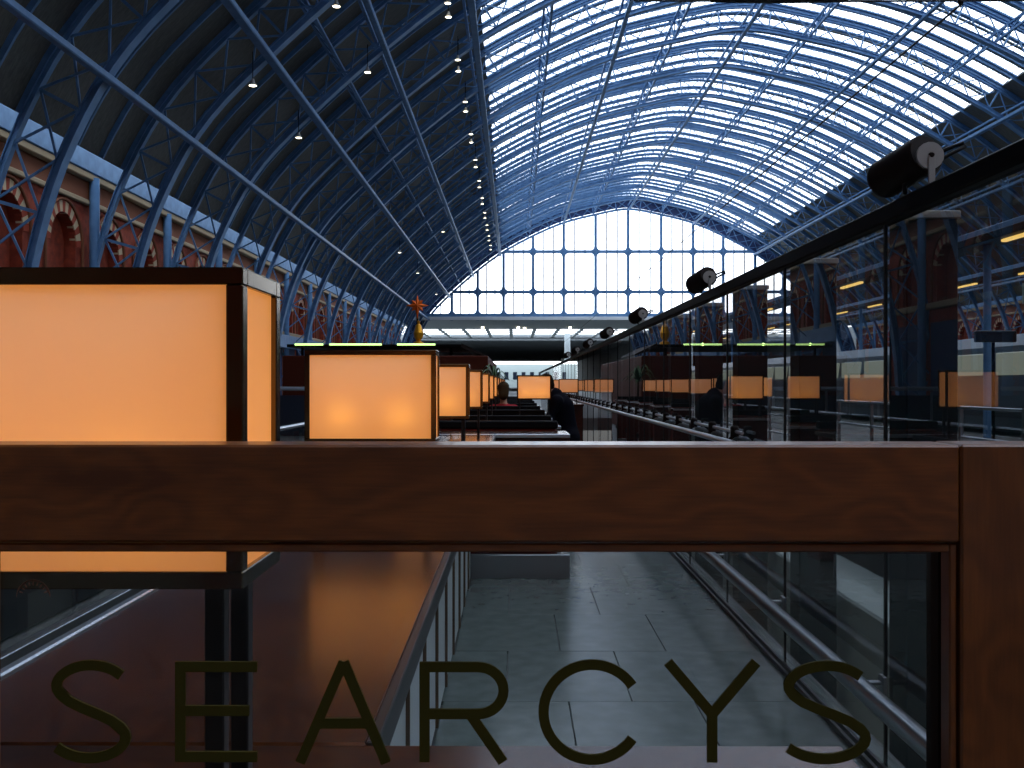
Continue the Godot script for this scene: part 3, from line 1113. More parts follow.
# ------------------------------------------------------------------ counters
func build_counters() -> void:
	var top_y := EYE - 0.42
	var t := thing("bar_counter", "long dark walnut bar counter with pale panelled base", "counter", Vector3(0, 0, 0))
	var mb := MB.new()
	mb.box(Vector3(-0.452, top_y - 0.02, -(1.11 + 7.9) / 2), Vector3(0.556, 0.04, 6.79), 0.003, 2)
	var ctop := part(t, "top", mb, M.counter_walnut)
	mb = MB.new()
	mb.box(Vector3(-0.167, top_y - 0.021, -(1.11 + 7.9) / 2), Vector3(0.014, 0.046, 6.79), 0.002, 2)
	part(ctop, "edge_trim", mb, M.counter_edge)
	mb = MB.new()
	mb.box(Vector3(-0.742, top_y - 0.012, -(1.11 + 7.9) / 2), Vector3(0.018, 0.035, 6.79), 0.003, 2)
	part(ctop, "outer_trim", mb, M.bright_trim)
	mb = MB.new()
	mb.box(Vector3(-0.56, (top_y - 0.04) / 2, -(1.15 + 7.9) / 2), Vector3(0.34, top_y - 0.04, 6.7))
	part(t, "carcass", mb, M.panel_joint)
	for k in 11:
		mb = MB.new()
		var pl := 0.588 if k < 10 else 0.45
		mb.box(Vector3(-0.38, (top_y - 0.08) / 2 + 0.02, -(1.426 + 0.6 * k + pl / 2)), Vector3(0.02, top_y - 0.12, pl), 0.002, 2)
		part(t, "base_panel", mb, M.white_laminate)
		mb = MB.new()
		mb.box(Vector3(-0.364, (top_y - 0.08) / 2 + 0.02, -(1.42 + 0.6 * k)), Vector3(0.016, top_y - 0.12, 0.016), 0.002)
		part(t, "joint_strip", mb, M.panel_joint)
	# cross counter behind the screen
	var c := thing("cross_counter", "low-lit walnut counter end running across behind the glass panel", "counter", Vector3(0, 0, 0))
	mb = MB.new()
	mb.box(Vector3(-0.18, top_y - 0.02, -0.90), Vector3(1.12, 0.04, 0.41), 0.003, 0)
	part(c, "top", mb, M.counter_walnut)
	mb = MB.new()
	mb.box(Vector3(-0.2, (top_y - 0.04) / 2, -0.84), Vector3(1.0, top_y - 0.04, 0.26))
	part(c, "base", mb, M.booth_mahogany)

func build_booths() -> void:
	var top_y := EYE - 0.42
	var nth := ["nearest", "second", "third", "fourth", "fifth", "sixth", "seventh", "eighth", "farthest"]
	for k in nth.size():
		var d := 7.95 if k == 0 else 0.972 + 2.2 * (k + 3) - 0.28
		var t := thing("booth_table", "dark booth table with bright edge across the aisle, %s of the row" % nth[k], "table", Vector3(-0.12, 0, -d), "booth tables across the aisle")
		var mb := MB.new()
		mb.box(Vector3(0, top_y - 0.02, -0.28), Vector3(1.16, 0.04, 0.56), 0.003, 0)
		var tt := part(t, "top", mb, M.counter_walnut)
		mb = MB.new()
		mb.box(Vector3(0, top_y - 0.014, 0.008), Vector3(1.16, 0.03, 0.016), 0.003, 0)
		part(tt, "edge_trim", mb, M.bright_trim)
		mb = MB.new()
		mb.box(Vector3(0, top_y / 2 + 0.10, -0.05), Vector3(1.16, top_y - 0.28, 0.06), 0.004, 0)
		part(t, "front_panel", mb, M.booth_mahogany)
		mb = MB.new()
		mb.box(Vector3(0, 0.11, -0.03), Vector3(1.16, 0.20, 0.05), 0.004, 0)
		part(t, "kick_plate", mb, M.brushed_steel)
		var b := thing("booth_bench", "dark padded booth bench with red back, %s of the row" % nth[k], "bench", Vector3(-0.15, 0, -d - 0.95), "booth benches across the aisle")
		mb = MB.new()
		mb.box(Vector3(0, 0.48, 0), Vector3(1.06, 0.12, 0.42), 0.02)
		part(b, "seat", mb, M.dark_seat)
		mb = MB.new()
		mb.box(Vector3(0, 0.64, 0.25), Vector3(1.06, 1.20, 0.07), 0.02)
		var bk := part(b, "backrest", mb, M.red_leather)
		mb = MB.new()
		mb.box(Vector3(0, 1.27, 0.25), Vector3(1.08, 0.07, 0.09), 0.01)
		part(bk, "back_cap", mb, M.dark_seat)
		mb = MB.new()
		mb.box(Vector3(0, 0.21, 0), Vector3(1.0, 0.42, 0.38))
		part(b, "plinth", mb, M.booth_mahogany)
	var c := thing("side_counter", "dark side counter carrying four far lanterns beside the glass screen", "counter", Vector3(1.18, 0, -25.5))
	var mb := MB.new()
	mb.box(Vector3(0, top_y - 0.02, 0), Vector3(0.5, 0.04, 11.5), 0.003, 2)
	part(c, "top", mb, M.counter_walnut)
	mb = MB.new()
	mb.box(Vector3(0.08, (top_y - 0.04) / 2, 0), Vector3(0.3, top_y - 0.04, 11.3), 0.0, 2)
	part(c, "base", mb, M.booth_mahogany)

# ------------------------------------------------------------------ the wooden screen in front
func ribbon(ps: Array, w: float) -> PackedVector2Array:
	var left := PackedVector2Array()
	var right := []
	for k in ps.size():
		var a: Vector2 = ps[maxi(k - 1, 0)]
		var b: Vector2 = ps[mini(k + 1, ps.size() - 1)]
		var d := (b - a).normalized()
		var nn := Vector2(-d.y, d.x) * w / 2
		left.append(ps[k] + nn)
		right.append(ps[k] - nn)
	right.reverse()
	left.append_array(PackedVector2Array(right))
	return left

func arc_pts(cx: float, cy: float, rx: float, ry: float, a0: float, a1: float, n := 18) -> Array:
	var out := []
	for k in n + 1:
		var a := deg_to_rad(lerpf(a0, a1, float(k) / n))
		out.append(Vector2(cx + cos(a) * rx, cy + sin(a) * ry))
	return out

func build_screen() -> void:
	var z := -0.60
	var t := thing("lettered_screen", "walnut framed glass screen lettered SEARCYS in front of the bar", "screen", Vector3(0, 0, z))
	var px := 0.6 / 950.0
	var X := func(x: float) -> float: return (x - 515.0) * px
	var Y := func(y: float) -> float: return EYE - (y - 384.0) * px
	var depth := 0.040
	var box := func(x0: float, x1: float, y0: float, y1: float, zf: float, th: float, called: String, m: Material, grain: int, bevel := 0.0015) -> void:
		var mb := MB.new()
		var a: float = X.call(x0)
		var b: float = X.call(x1)
		var c: float = Y.call(y0)
		var d: float = Y.call(y1)
		mb.box(Vector3((a + b) / 2, (c + d) / 2, zf - th / 2), Vector3(b - a, c - d, th), bevel, grain)
		part(t, called, mb, m)
	box.call(-700.0, 959.5, 445.0, 542.5, 0.0, depth, "top_rail", M.screen_walnut, 0)
	box.call(960.5, 1090.0, 444.5, 2900.0, 0.0, depth, "stile", M.screen_walnut_upright, 1)
	box.call(-830.0, -700.5, 444.5, 2900.0, 0.0, depth, "stile", M.screen_walnut_upright, 1)
	box.call(-110.0, -30.0, 555.0, 2700.0, -0.004, depth - 0.008, "muntin", M.screen_walnut_upright, 1)
	box.call(-700.0, 960.0, 2700.0, 2900.0, 0.0, depth, "bottom_rail", M.screen_walnut, 0)
	# beads set back round the pane
	box.call(-29.0, 951.0, 544.5, 553.0, -0.003, 0.013, "glazing_bead", M.screen_walnut, 0, 0.001)
	box.call(951.0, 958.5, 544.5, 2700.0, -0.003, 0.013, "glazing_bead", M.screen_walnut_upright, 1, 0.001)
	box.call(-29.5, -22.0, 553.0, 2700.0, -0.003, 0.013, "glazing_bead", M.screen_walnut_upright, 1, 0.001)
	box.call(951.0, 958.0, 553.0, 2700.0, -0.018, 0.020, "rear_bead", M.dark_seat, 1, 0.001)
	box.call(-29.0, 951.0, 544.5, 551.0, -0.020, 0.018, "rear_bead", M.screen_walnut, 0, 0.001)
	var g := MB.new()
	g.sheet(PackedVector2Array([Vector2(X.call(-29.0), Y.call(2700.0)), Vector2(X.call(956.0), Y.call(2700.0)), Vector2(X.call(956.0), Y.call(548.0)), Vector2(X.call(-29.0), Y.call(548.0))]), Transform3D(Basis.IDENTITY, Vector3(0, 0, -0.017)))
	part(t, "pane", g, M.panel_glass)
	# lettering on the pane; strokes given in the photograph's measure and brought to the pane's plane
	var s := 0.6165 / 950.0
	var q := func(pts: Array) -> Array:
		var out := []
		for p: Vector2 in pts: out.append(Vector2((p.x - 515.0) * s, EYE - (p.y - 384.0) * s))
		return out
	var w := 10.2 * s
	var letter_s := func(x0: float, x1: float, y0: float, y1: float) -> Array:
		var cx := (x0 + x1) / 2
		var h := (y1 - y0) - 10.0
		var rx := (x1 - x0) / 2 - 5.0
		var pts := arc_pts(cx + 1, y0 + 5 + h * 0.245, rx * 0.93, h * 0.245, -32, -180, 16)
		pts.append_array([Vector2(cx - rx * 0.90, y0 + 5 + h * 0.30), Vector2(cx - rx * 0.66, y0 + 5 + h * 0.405), Vector2(cx - rx * 0.3, y0 + 5 + h * 0.465), Vector2(cx + rx * 0.25, y0 + 5 + h * 0.52), Vector2(cx + rx * 0.68, y0 + 5 + h * 0.585), Vector2(cx + rx * 0.93, y0 + 5 + h * 0.68)])
		pts.append_array(arc_pts(cx - 1, y1 - 5 - h * 0.255, rx, h * 0.255, 0, 148, 16))
		for turn in 3:
			var soft := [pts[0]]
			for k in range(1, pts.size() - 1): soft.append((pts[k - 1] + pts[k] * 2.0 + pts[k + 1]) / 4.0)
			soft.append(pts[-1])
			pts = soft
		return [pts]
	var letters := [
		["S", letter_s.call(46.0, 133.0, 660.0, 764.0)],
		["E", [[Vector2(180, 662), Vector2(180, 762)], [Vector2(180, 667), Vector2(257, 667)], [Vector2(180, 711), Vector2(249, 711)], [Vector2(180, 757), Vector2(257, 757)]]],
		["A", [[Vector2(300, 763), Vector2(343.5, 662)], [Vector2(343.5, 662), Vector2(386, 763)], [Vector2(314, 723.5), Vector2(372, 723.5)]]],
		["R", [[Vector2(424.5, 662), Vector2(424.5, 762)], [Vector2(424.5, 667)] + arc_pts(478, 690.5, 25.5, 23.5, -90, 90, 16) + [Vector2(424.5, 714)], [Vector2(470, 714), Vector2(503, 762)]]],
		["C", [arc_pts(592, 712, 48.5, 47.5, -34, -326, 40)]],
		["Y", [[Vector2(668, 662), Vector2(712, 714)], [Vector2(756, 662), Vector2(712, 714)], [Vector2(712, 711), Vector2(712, 762)]]],
		["S", letter_s.call(778.0, 873.0, 660.0, 764.0)],
	]
	for l in letters:
		var mb := MB.new()
		var k := 0
		for stroke: Array in l[1]:
			k += 1
			var poly := ribbon(q.call(stroke), w)
			mb.plate(poly, -0.0012 - k * 0.00005, 0.0006 + k * 0.00005, Transform3D(Basis.IDENTITY, Vector3(0, 0, -0.0165)))
		var o := part(t, "letter", mb, M.vinyl_lettering)
		o.set_meta("label", "olive vinyl letter %s" % l[0])
	# small round safety mark etched in the corner of the pane
	var mark := MB.new()
	var c := [Vector2(32.5, 597.0)]
	mark.plate(ribbon(q.call(arc_pts(32.5, 597, 16.8, 16.8, 180, 360, 28)), 0.5 * s), 0.0, 0.0002, Transform3D(Basis.IDENTITY, Vector3(0, 0, -0.0166)))
	for k in 9:
		var a := deg_to_rad(-160 + 17.5 * k)
		var d := Vector2(cos(a), sin(a))
		mark.plate(ribbon(q.call([Vector2(32.5, 597) + d * 11.5, Vector2(32.5, 597) + d * 14.8]), 0.9 * s), 0.0, 0.0002, Transform3D(Basis.IDENTITY, Vector3(0, 0, -0.0166)))
	part(t, "etched_mark", mark, M.etched_mark)

# ------------------------------------------------------------------ figures
func body_mesh(bones: Array, cell: float, blend: float) -> ArrayMesh:
	var lo := Vector3.ONE * 1e6
	var hi := -lo
	for b in bones:
		for e in 2:
			var p: Vector3 = b[e]
			var r: float = b[2 + e] + 2.5 * cell
			lo = Vector3(minf(lo.x, p.x - r), minf(lo.y, p.y - r), minf(lo.z, p.z - r))
			hi = Vector3(maxf(hi.x, p.x + r), maxf(hi.y, p.y + r), maxf(hi.z, p.z + r))
	var nx := int((hi.x - lo.x) / cell) + 2
	var ny := int((hi.y - lo.y) / cell) + 2
	var nz := int((hi.z - lo.z) / cell) + 2
	var f := PackedFloat32Array()
	f.resize(nx * ny * nz)
	f.fill(1.0)
	var who := PackedInt32Array()
	who.resize(f.size())
	var near := PackedFloat32Array()
	near.resize(f.size())
	near.fill(1.0)
	for bi in bones.size():
		var a: Vector3 = bones[bi][0]
		var b: Vector3 = bones[bi][1]
		var ra: float = bones[bi][2]
		var rb: float = bones[bi][3]
		var m := maxf(ra, rb) + 2.0 * cell + blend
		var ab := b - a
		var l2 := maxf(ab.length_squared(), 1e-8)
		var i0 := Vector3i(((Vector3(minf(a.x, b.x), minf(a.y, b.y), minf(a.z, b.z)) - Vector3.ONE * m - lo) / cell).floor()).max(Vector3i.ZERO)
		var i1 := Vector3i(((Vector3(maxf(a.x, b.x), maxf(a.y, b.y), maxf(a.z, b.z)) + Vector3.ONE * m - lo) / cell).ceil()).min(Vector3i(nx - 1, ny - 1, nz - 1))
		for x in range(i0.x, i1.x + 1):
			for y in range(i0.y, i1.y + 1):
				for z in range(i0.z, i1.z + 1):
					var p := lo + Vector3(x, y, z) * cell
					var h := clampf((p - a).dot(ab) / l2, 0.0, 1.0)
					var d := p.distance_to(a + ab * h) - lerpf(ra, rb, h)
					var k := (x * ny + y) * nz + z
					var o := f[k]
					if d < near[k]:
						near[k] = d
						who[k] = bi
					var s := maxf(blend - absf(d - o), 0.0) / blend
					f[k] = minf(d, o) - s * s * blend * 0.25
	var mb := MB.new()
	var cellv := {}
	for x in nx - 1:
		for y in ny - 1:
			for z in nz - 1:
				var k := (x * ny + y) * nz + z
				var mask := 0
				var sum := Vector3.ZERO
				var hits := 0
				var val := [f[k], f[k + 1], f[k + nz], f[k + nz + 1], f[k + ny * nz], f[k + ny * nz + 1], f[k + ny * nz + nz], f[k + ny * nz + nz + 1]]
				for q in 8:
					if val[q] < 0.0: mask |= 1 << q
				if mask == 0 or mask == 255: continue
				for e in [[0, 1], [2, 3], [4, 5], [6, 7], [0, 2], [1, 3], [4, 6], [5, 7], [0, 4], [1, 5], [2, 6], [3, 7]]:
					var a: float = val[e[0]]
					var b: float = val[e[1]]
					if (a < 0.0) == (b < 0.0): continue
					var s := a / (a - b)
					var pa := Vector3(e[0] >> 2 & 1, e[0] >> 1 & 1, e[0] & 1)
					var pb := Vector3(e[1] >> 2 & 1, e[1] >> 1 & 1, e[1] & 1)
					sum += pa.lerp(pb, s)
					hits += 1
				var g := Vector3(val[4] + val[5] + val[6] + val[7] - val[0] - val[1] - val[2] - val[3], val[2] + val[3] + val[6] + val[7] - val[0] - val[1] - val[4] - val[5], val[1] + val[3] + val[5] + val[7] - val[0] - val[2] - val[4] - val[6]).normalized()
				cellv[k] = mb.vert(lo + (Vector3(x, y, z) + sum / hits) * cell, g)
				mb.c.append(bones[who[k]][4])
	for x in range(1, nx - 1):
		for y in range(1, ny - 1):
			for z in range(1, nz - 1):
				var k := (x * ny + y) * nz + z
				for ax in 3:
					var step: int = [ny * nz, nz, 1][ax]
					if (f[k] < 0.0) == (f[k + step] < 0.0): continue
					var u: int = [nz, 1, ny * nz][ax]
					var w: int = [1, ny * nz, nz][ax]
					var q := [k, k - u, k - u - w, k - w]
					if not (cellv.has(q[0]) and cellv.has(q[1]) and cellv.has(q[2]) and cellv.has(q[3])): continue
					mb.tri(cellv[q[0]], cellv[q[1]], cellv[q[2]])
					mb.tri(cellv[q[0]], cellv[q[2]], cellv[q[3]])
	return mb.done()

func build_people() -> void:
	var coat := Color(0.006, 0.007, 0.010)
	var jeans := Color(0.008, 0.014, 0.035)
	var skin := Color(0.45, 0.25, 0.17)
	# stands right of the table, bends to the left over it; local origin at the feet
	var hip := Vector3(0.0, 0.93, 0.0)
	var chest := Vector3(-0.10, 1.33, 0.0)
	var neck := Vector3(-0.22, 1.53, 0.0)
	var head := Vector3(-0.31, 1.64, 0.02)
	var bones := [
		[hip + Vector3(0, 0, 0.08), hip + Vector3(0, 0, -0.08), 0.145, 0.145, coat],
		[hip, chest, 0.145, 0.165, coat],
		[chest, neck + Vector3(0.05, -0.04, 0), 0.165, 0.10, coat],
		[chest + Vector3(-0.06, 0.08, 0.16), chest + Vector3(-0.06, 0.08, -0.16), 0.085, 0.085, coat],
		[neck, head + Vector3(0.02, -0.05, 0), 0.055, 0.055, skin],
		[head + Vector3(0.0, 0.03, 0), head + Vector3(-0.03, -0.07, 0), 0.09, 0.062, skin],
		[head + Vector3(-0.09, -0.01, 0), head + Vector3(-0.105, -0.025, 0), 0.014, 0.016, skin],
	]
	for s in [1.0, -1.0]:
		var sh := chest + Vector3(-0.06, 0.09, 0.19 * s)
		var el := sh + Vector3(-0.10, -0.27, 0.03 * s)
		var wr := el + Vector3(-0.22, -0.06, -0.05 * s)
		bones.append([sh, el, 0.062, 0.048, coat])
		bones.append([el, wr, 0.048, 0.034, coat])
		bones.append([wr, wr + Vector3(-0.08, -0.01, 0), 0.032, 0.03, skin])
		for fk in 4:
			bones.append([wr + Vector3(-0.08, -0.01, (fk - 1.5) * 0.02), wr + Vector3(-0.16, -0.035, (fk - 1.5) * 0.022), 0.010, 0.008, skin])
		bones.append([wr + Vector3(-0.03, 0, -0.02 * s), wr + Vector3(-0.09, -0.02, -0.055 * s), 0.011, 0.009, skin])
		var knee := Vector3(0.03, 0.50, 0.11 * s)
		var ankle := Vector3(0.04, 0.09, 0.12 * s)
		bones.append([hip + Vector3(0, -0.05, 0.09 * s), knee, 0.095, 0.062, jeans])
		bones.append([knee, ankle, 0.062, 0.042, jeans])
		bones.append([ankle + Vector3(0.02, -0.045, 0), ankle + Vector3(-0.17, -0.055, 0.02 * s), 0.045, 0.034, coat])
	var t := thing("person", "person in a black coat bending over the aisle table behind a lantern", "person", Vector3(0.70, 0.0, -12.45))
	part(t, "body", body_mesh(bones, 0.014, 0.05), M.person_surface)
	var hair := body_mesh([[head + Vector3(0.02, 0.05, 0), head + Vector3(0.055, -0.02, 0), 0.092, 0.075, Color(0.012, 0.009, 0.007)]], 0.014, 0.02)
	part(t, "hair", hair, M.person_surface)
	for s in [1.0, -1.0]:
		var e := MB.new()
		e.lathe([Vector2(0, 0.008), Vector2(0.006, 0.005), Vector2(0.008, 0), Vector2(0.006, -0.005), Vector2(0, -0.008)], 8, head + Vector3(-0.083, 0.012, 0.032 * s))
		part(t, "eye", e, M.black_seal)
	# a guest in red seated in a booth further back, facing right
	var red := Color(0.35, 0.02, 0.03)
	var sh2 := Vector3(0, 1.16, 0)
	var bs := [
		[Vector3(0, 0.55, 0.07), Vector3(0, 0.55, -0.07), 0.14, 0.14, jeans],
		[Vector3(0, 0.6, 0), Vector3(0, 1.02, 0), 0.14, 0.155, red],
		[Vector3(0, 1.1, 0.15), Vector3(0, 1.1, -0.15), 0.08, 0.08, red],
		[Vector3(0, 1.18, 0), Vector3(0.02, 1.30, 0), 0.052, 0.05, skin],
		[Vector3(0.02, 1.42, 0), Vector3(0.04, 1.33, 0), 0.088, 0.062, skin],
		[Vector3(0.115, 1.385, 0), Vector3(0.125, 1.37, 0), 0.014, 0.015, skin],
	]
	for s in [1.0, -1.0]:
		bs.append([Vector3(0, 1.1, 0.19 * s), Vector3(0.06, 0.86, 0.22 * s), 0.058, 0.045, red])
		bs.append([Vector3(0.06, 0.86, 0.22 * s), Vector3(0.28, 0.95, 0.10 * s), 0.045, 0.032, red])
		bs.append([Vector3(0.28, 0.95, 0.10 * s), Vector3(0.35, 0.97, 0.07 * s), 0.03, 0.028, skin])
		for fk in 4:
			bs.append([Vector3(0.35, 0.97, 0.07 * s + (fk - 1.5) * 0.02), Vector3(0.42, 0.95, 0.07 * s + (fk - 1.5) * 0.021), 0.01, 0.008, skin])
		bs.append([Vector3(0.30, 0.97, 0.05 * s), Vector3(0.36, 0.985, 0.015 * s), 0.011, 0.009, skin])
		bs.append([Vector3(0, 0.53, 0.09 * s), Vector3(0.42, 0.55, 0.11 * s), 0.09, 0.065, jeans])
		bs.append([Vector3(0.42, 0.55, 0.11 * s), Vector3(0.42, 0.09, 0.11 * s), 0.062, 0.042, jeans])
		bs.append([Vector3(0.40, 0.045, 0.11 * s), Vector3(0.58, 0.035, 0.12 * s), 0.045, 0.034, coat])
	var g := thing("person", "seated guest in a red top in a booth behind the left lanterns", "person", Vector3(-0.18, 0.14, -14.84), "", PI / 2)
	part(g, "body", body_mesh(bs, 0.02, 0.05), M.person_surface)
	part(g, "hair", body_mesh([[Vector3(-0.01, 1.45, 0), Vector3(-0.05, 1.33, 0), 0.092, 0.08, Color(0.05, 0.028, 0.014)]], 0.02, 0.02), M.person_surface)

# ------------------------------------------------------------------ things round about
func build_surroundings() -> void:
	# kiosk with a lit canopy, left behind the lanterns
	var t := thing("kiosk", "brown kiosk with thin lit canopy behind the second lantern", "kiosk", Vector3(-4.1, 0, -37))
	var mb := MB.new()
	mb.box(Vector3(0, 1.27, 0), Vector3(6.5, 2.54, 14), 0.03)
	part(t, "body", mb, M.kiosk_brown)
	mb = MB.new()
	mb.box(Vector3(-0.9, EYE + 1.36, 0.6), Vector3(6.2, 0.10, 5.4), 0.01)
	var cn := part(t, "canopy", mb, M.black_rail)
	mb = MB.new()
	mb.plate(PackedVector2Array([Vector2(2.2, EYE + 1.45), Vector2(3.0, EYE + 1.05), Vector2(3.0, EYE + 1.0), Vector2(2.2, EYE + 1.28)]), -2.0, 3.3)
	part(t, "canopy_end", mb, M.dark_fixture)
	for q in [[-2.6, 1.0], [-0.95, 1.85], [1.2, 1.35]]:
		mb = MB.new()
		mb.tube([Vector3(q[0] - q[1] / 2 - 0.6, EYE + 1.40, 3.36), Vector3(q[0] + q[1] / 2 - 0.6, EYE + 1.40, 3.36)], 0.032, 8)
		part(cn, "fluorescent_tube", mb, M.fluorescent_tube_glow)
		var l := OmniLight3D.new()
		l.name = "tube_light"
		t.add_child(l, true)
		l.position = Vector3(q[0] - 0.6, EYE + 1.40, 3.36)
		l.light_color = Color(0.8, 1.0, 0.55)
		l.light_energy = 0.05
		l.light_size = 0.05
		l.omni_range = 30
		l.shadow_enabled = true
	for x in [-3.6, 1.8]:
		mb = MB.new()
		mb.tube([Vector3(x, 2.5, 2.6), Vector3(x, EYE + 1.32, 2.6)], 0.05, 8)
		part(t, "post", mb, M.black_rail)

	# gold figure with an orange star, on a slim pole
	var s := thing("star_ornament", "orange foil star above a gold cluster on a slim pole by the left wall", "ornament", Vector3(-5.75, 0, -56))
	mb = MB.new()
	mb.tube([Vector3(0, 0, 0), Vector3(0, EYE + 4.0, 0)], 0.07, 8)
	part(s, "pole", mb, M.dark_fixture)
	var outline := PackedVector2Array()
	for k in 16:
		var a := TAU * k / 16 + PI / 2
		var r := 0.26
		if k % 4 == 0: r = 0.60
		elif k % 2 == 0: r = 0.42
		if k == 8: r = 0.72
		outline.append(Vector2(cos(a) * r, sin(a) * r))
	mb = MB.new()
	# two faces that rise to the middle
	for side in [1.0, -1.0]:
		for k in 16:
			var a := outline[k]
			var b := outline[(k + 1) % 16]
			var p0 := Vector3(a.x, a.y, 0)
			var p1 := Vector3(b.x, b.y, 0)
			var p2 := Vector3(0, 0, 0.16 * side)
			var nn := (p1 - p0).cross(p2 - p0).normalized()
			if nn.z * side < 0: nn = -nn
			var k0 := mb.v.size()
			mb.vert(p0, nn); mb.vert(p1, nn); mb.vert(p2, nn)
			mb.tri(k0, k0 + 1, k0 + 2)
	part(s, "star", mb, M.orange_foil, Vector3(0, EYE + 4.62, 0.1)).scale = Vector3(1.15, 1.1, 1)
	mb = MB.new()
	mb.lathe([Vector2(0, 1.0), Vector2(0.10, 0.95), Vector2(0.08, 0.8), Vector2(0.16, 0.7), Vector2(0.22, 0.5), Vector2(0.30, 0.25), Vector2(0.26, 0.0), Vector2(0.12, -0.2), Vector2(0.3, -0.3), Vector2(0.34, -0.5), Vector2(0, -0.5)], 12)
	part(s, "gold_cluster", mb, M.gold, Vector3(0.06, EYE + 2.75, 0))

	# potted palm behind the lanterns
	var p := thing("potted_palm", "leafy green potted palm rising behind the left lanterns", "plant", Vector3(-0.62, 0, -29.0))
	mb = MB.new()
	mb.lathe([Vector2(0, 0), Vector2(0.2, 0), Vector2(0.28, 0.5), Vector2(0.25, 0.5), Vector2(0.24, 0.45), Vector2(0, 0.45)], 16)
	part(p, "pot", mb, M.terracotta)
	mb = MB.new()
	mb.tube([Vector3(0, 0.45, 0), Vector3(0.02, 1.1, 0), Vector3(0, 1.75, 0)], [0.05, 0.04, 0.03], 8)
	part(p, "stem", mb, M.bark)
	var rng := RandomNumberGenerator.new()
	rng.seed = 12
	for k in 26:
		var a := rng.randf() * TAU
		var up := rng.randf_range(0.05, 0.45)
		var reach := rng.randf_range(0.35, 0.75)
		mb = MB.new()
		var prev := []
		for q in 6:
			var f := q / 5.0
			var c := Vector3(cos(a) * reach * f, 1.7 + up * sin(f * PI * 0.8) * 1.3 - 0.12 * f * f, sin(a) * reach * f)
			var side := Vector3(-sin(a), 0, cos(a)) * 0.035 * sin(PI * clampf(f * 0.9 + 0.08, 0, 1))
			if q > 0:
				mb.quad(prev[0], prev[1], c + side, c - side, Vector3.UP)
			prev = [c - side, c + side]
		part(p, "leaf", mb, M.leaf_green)

	# left of the counter: glass balustrade with steel rails, then the platform
	var b := thing("glass_balustrade", "low glass balustrade with steel handrail left of the bar counter", "balustrade", Vector3(-3.0, 0, 0))
	var z := 2.0
	while z < 27:
		mb = MB.new()
		mb.sheet(PackedVector2Array([Vector2(z + 0.01, 0.06), Vector2(z + 1.48, 0.06), Vector2(z + 1.48, 1.0), Vector2(z + 0.01, 1.0)]), Transform3D(Basis(Vector3(0, 0, -1), Vector3.UP, Vector3(-1, 0, 0)), Vector3.ZERO))
		part(b, "pane", mb, M.balustrade_glass)
		z += 1.5
	mb = MB.new()
	mb.tube([Vector3(0.06, EYE - 0.56, -2), Vector3(0.06, EYE - 0.56, -27.5)], 0.03, 10)
	part(b, "handrail", mb, M.bright_trim)
	mb = MB.new()
	mb.box(Vector3(0, 0.03, -14.75), Vector3(0.08, 0.06, 25.5), 0.005, 2)
	part(b, "base_channel", mb, M.brushed_steel)
	var w := thing("steel_barrier", "steel barrier rail across the platform between the first two lanterns", "barrier", Vector3(-8, 0, -28.4))
	mb = MB.new()
	mb.tube([Vector3(-6, EYE - 0.14, 0), Vector3(5, EYE - 0.14, 0)], 0.06, 8)
	part(w, "rail", mb, M.bright_trim)
	for k in 8:
		mb = MB.new()
		mb.tube([Vector3(-6 + k * 1.57, 0, 0), Vector3(-6 + k * 1.57, EYE - 0.14, 0)], 0.04, 8)
		part(w, "post", mb, M.brushed_steel)
	mb = MB.new()
	mb.box(Vector3(-0.5, 0.7, -0.02), Vector3(11, 1.2, 0.03))
	part(w, "infill_panel", mb, M.train_dark)

	# beyond the glass screen: dark columns
	var first: Node3D
	for k in 9:
		var d := 8.5 + 3.2 * k
		var label := "square dark clad column behind the glass screen, %s from the camera" % ["nearest", "second", "third", "fourth", "fifth", "sixth", "seventh", "eighth", "farthest"][k]
		if k > 0:
			copy_of(first, label).position = Vector3(3.5, 0, -d)
			continue
		first = thing("clad_column", label, "column", Vector3(3.5, 0, -d), "dark columns behind the glass screen")
		mb = MB.new()
		mb.box(Vector3(0.23, (EYE + 1.48 - 4.4) / 2, -0.2), Vector3(0.46, EYE + 1.48 + 4.4, 0.4), 0.01, 1)
		part(first, "shaft", mb, M.dark_cladding)
		mb = MB.new()
		mb.box(Vector3(0.23, EYE + 1.515, -0.2), Vector3(0.5, 0.07, 0.44), 0.01)
		part(first, "cap", mb, M.grey_fixture)

	# light counters and dark benches on the lower floor, seen through the well
	for q in [[4.35, 0.5, 3.4, "nearer pale partition rising from the lower floor beyond the columns"], [5.5, 0.6, 3.0, "farther pale partition rising from the lower floor beyond the columns"]]:
		mb = MB.new()
		mb.box(Vector3(0, q[2] / 2, -18), Vector3(q[1], q[2], 24), 0.03, 2)
		solo("low_partition", mb, M.pale_concrete, q[3], "partition", Vector3(q[0], -4.4, 0), "partitions on the lower floor")
	var benches := [[2.6, 6.4, "nearest"], [2.6, 9.0, "second"], [2.6, 11.8, "third"]]
	for q in benches:
		var e := thing("low_bench", "low dark bench on the lower floor, %s from the camera" % q[2], "bench", Vector3(q[0], -4.4, -q[1]), "benches on the lower floor")
		mb = MB.new()
		mb.box(Vector3(0, 0.40, 0), Vector3(0.42, 0.07, 1.3), 0.015)
		part(e, "seat", mb, M.dark_seat)
		for s2 in [-0.5, 0.5]:
			mb = MB.new()
			mb.box(Vector3(0, 0.19, s2), Vector3(0.36, 0.38, 0.06), 0.005)
			part(e, "leg", mb, M.dark_seat)

	# right platform: barrier, train, lighting gantries, signs
	var r := thing("platform_barrier", "steel and glass platform barrier right beyond the dark columns", "barrier", Vector3(7.5, 0, 0))
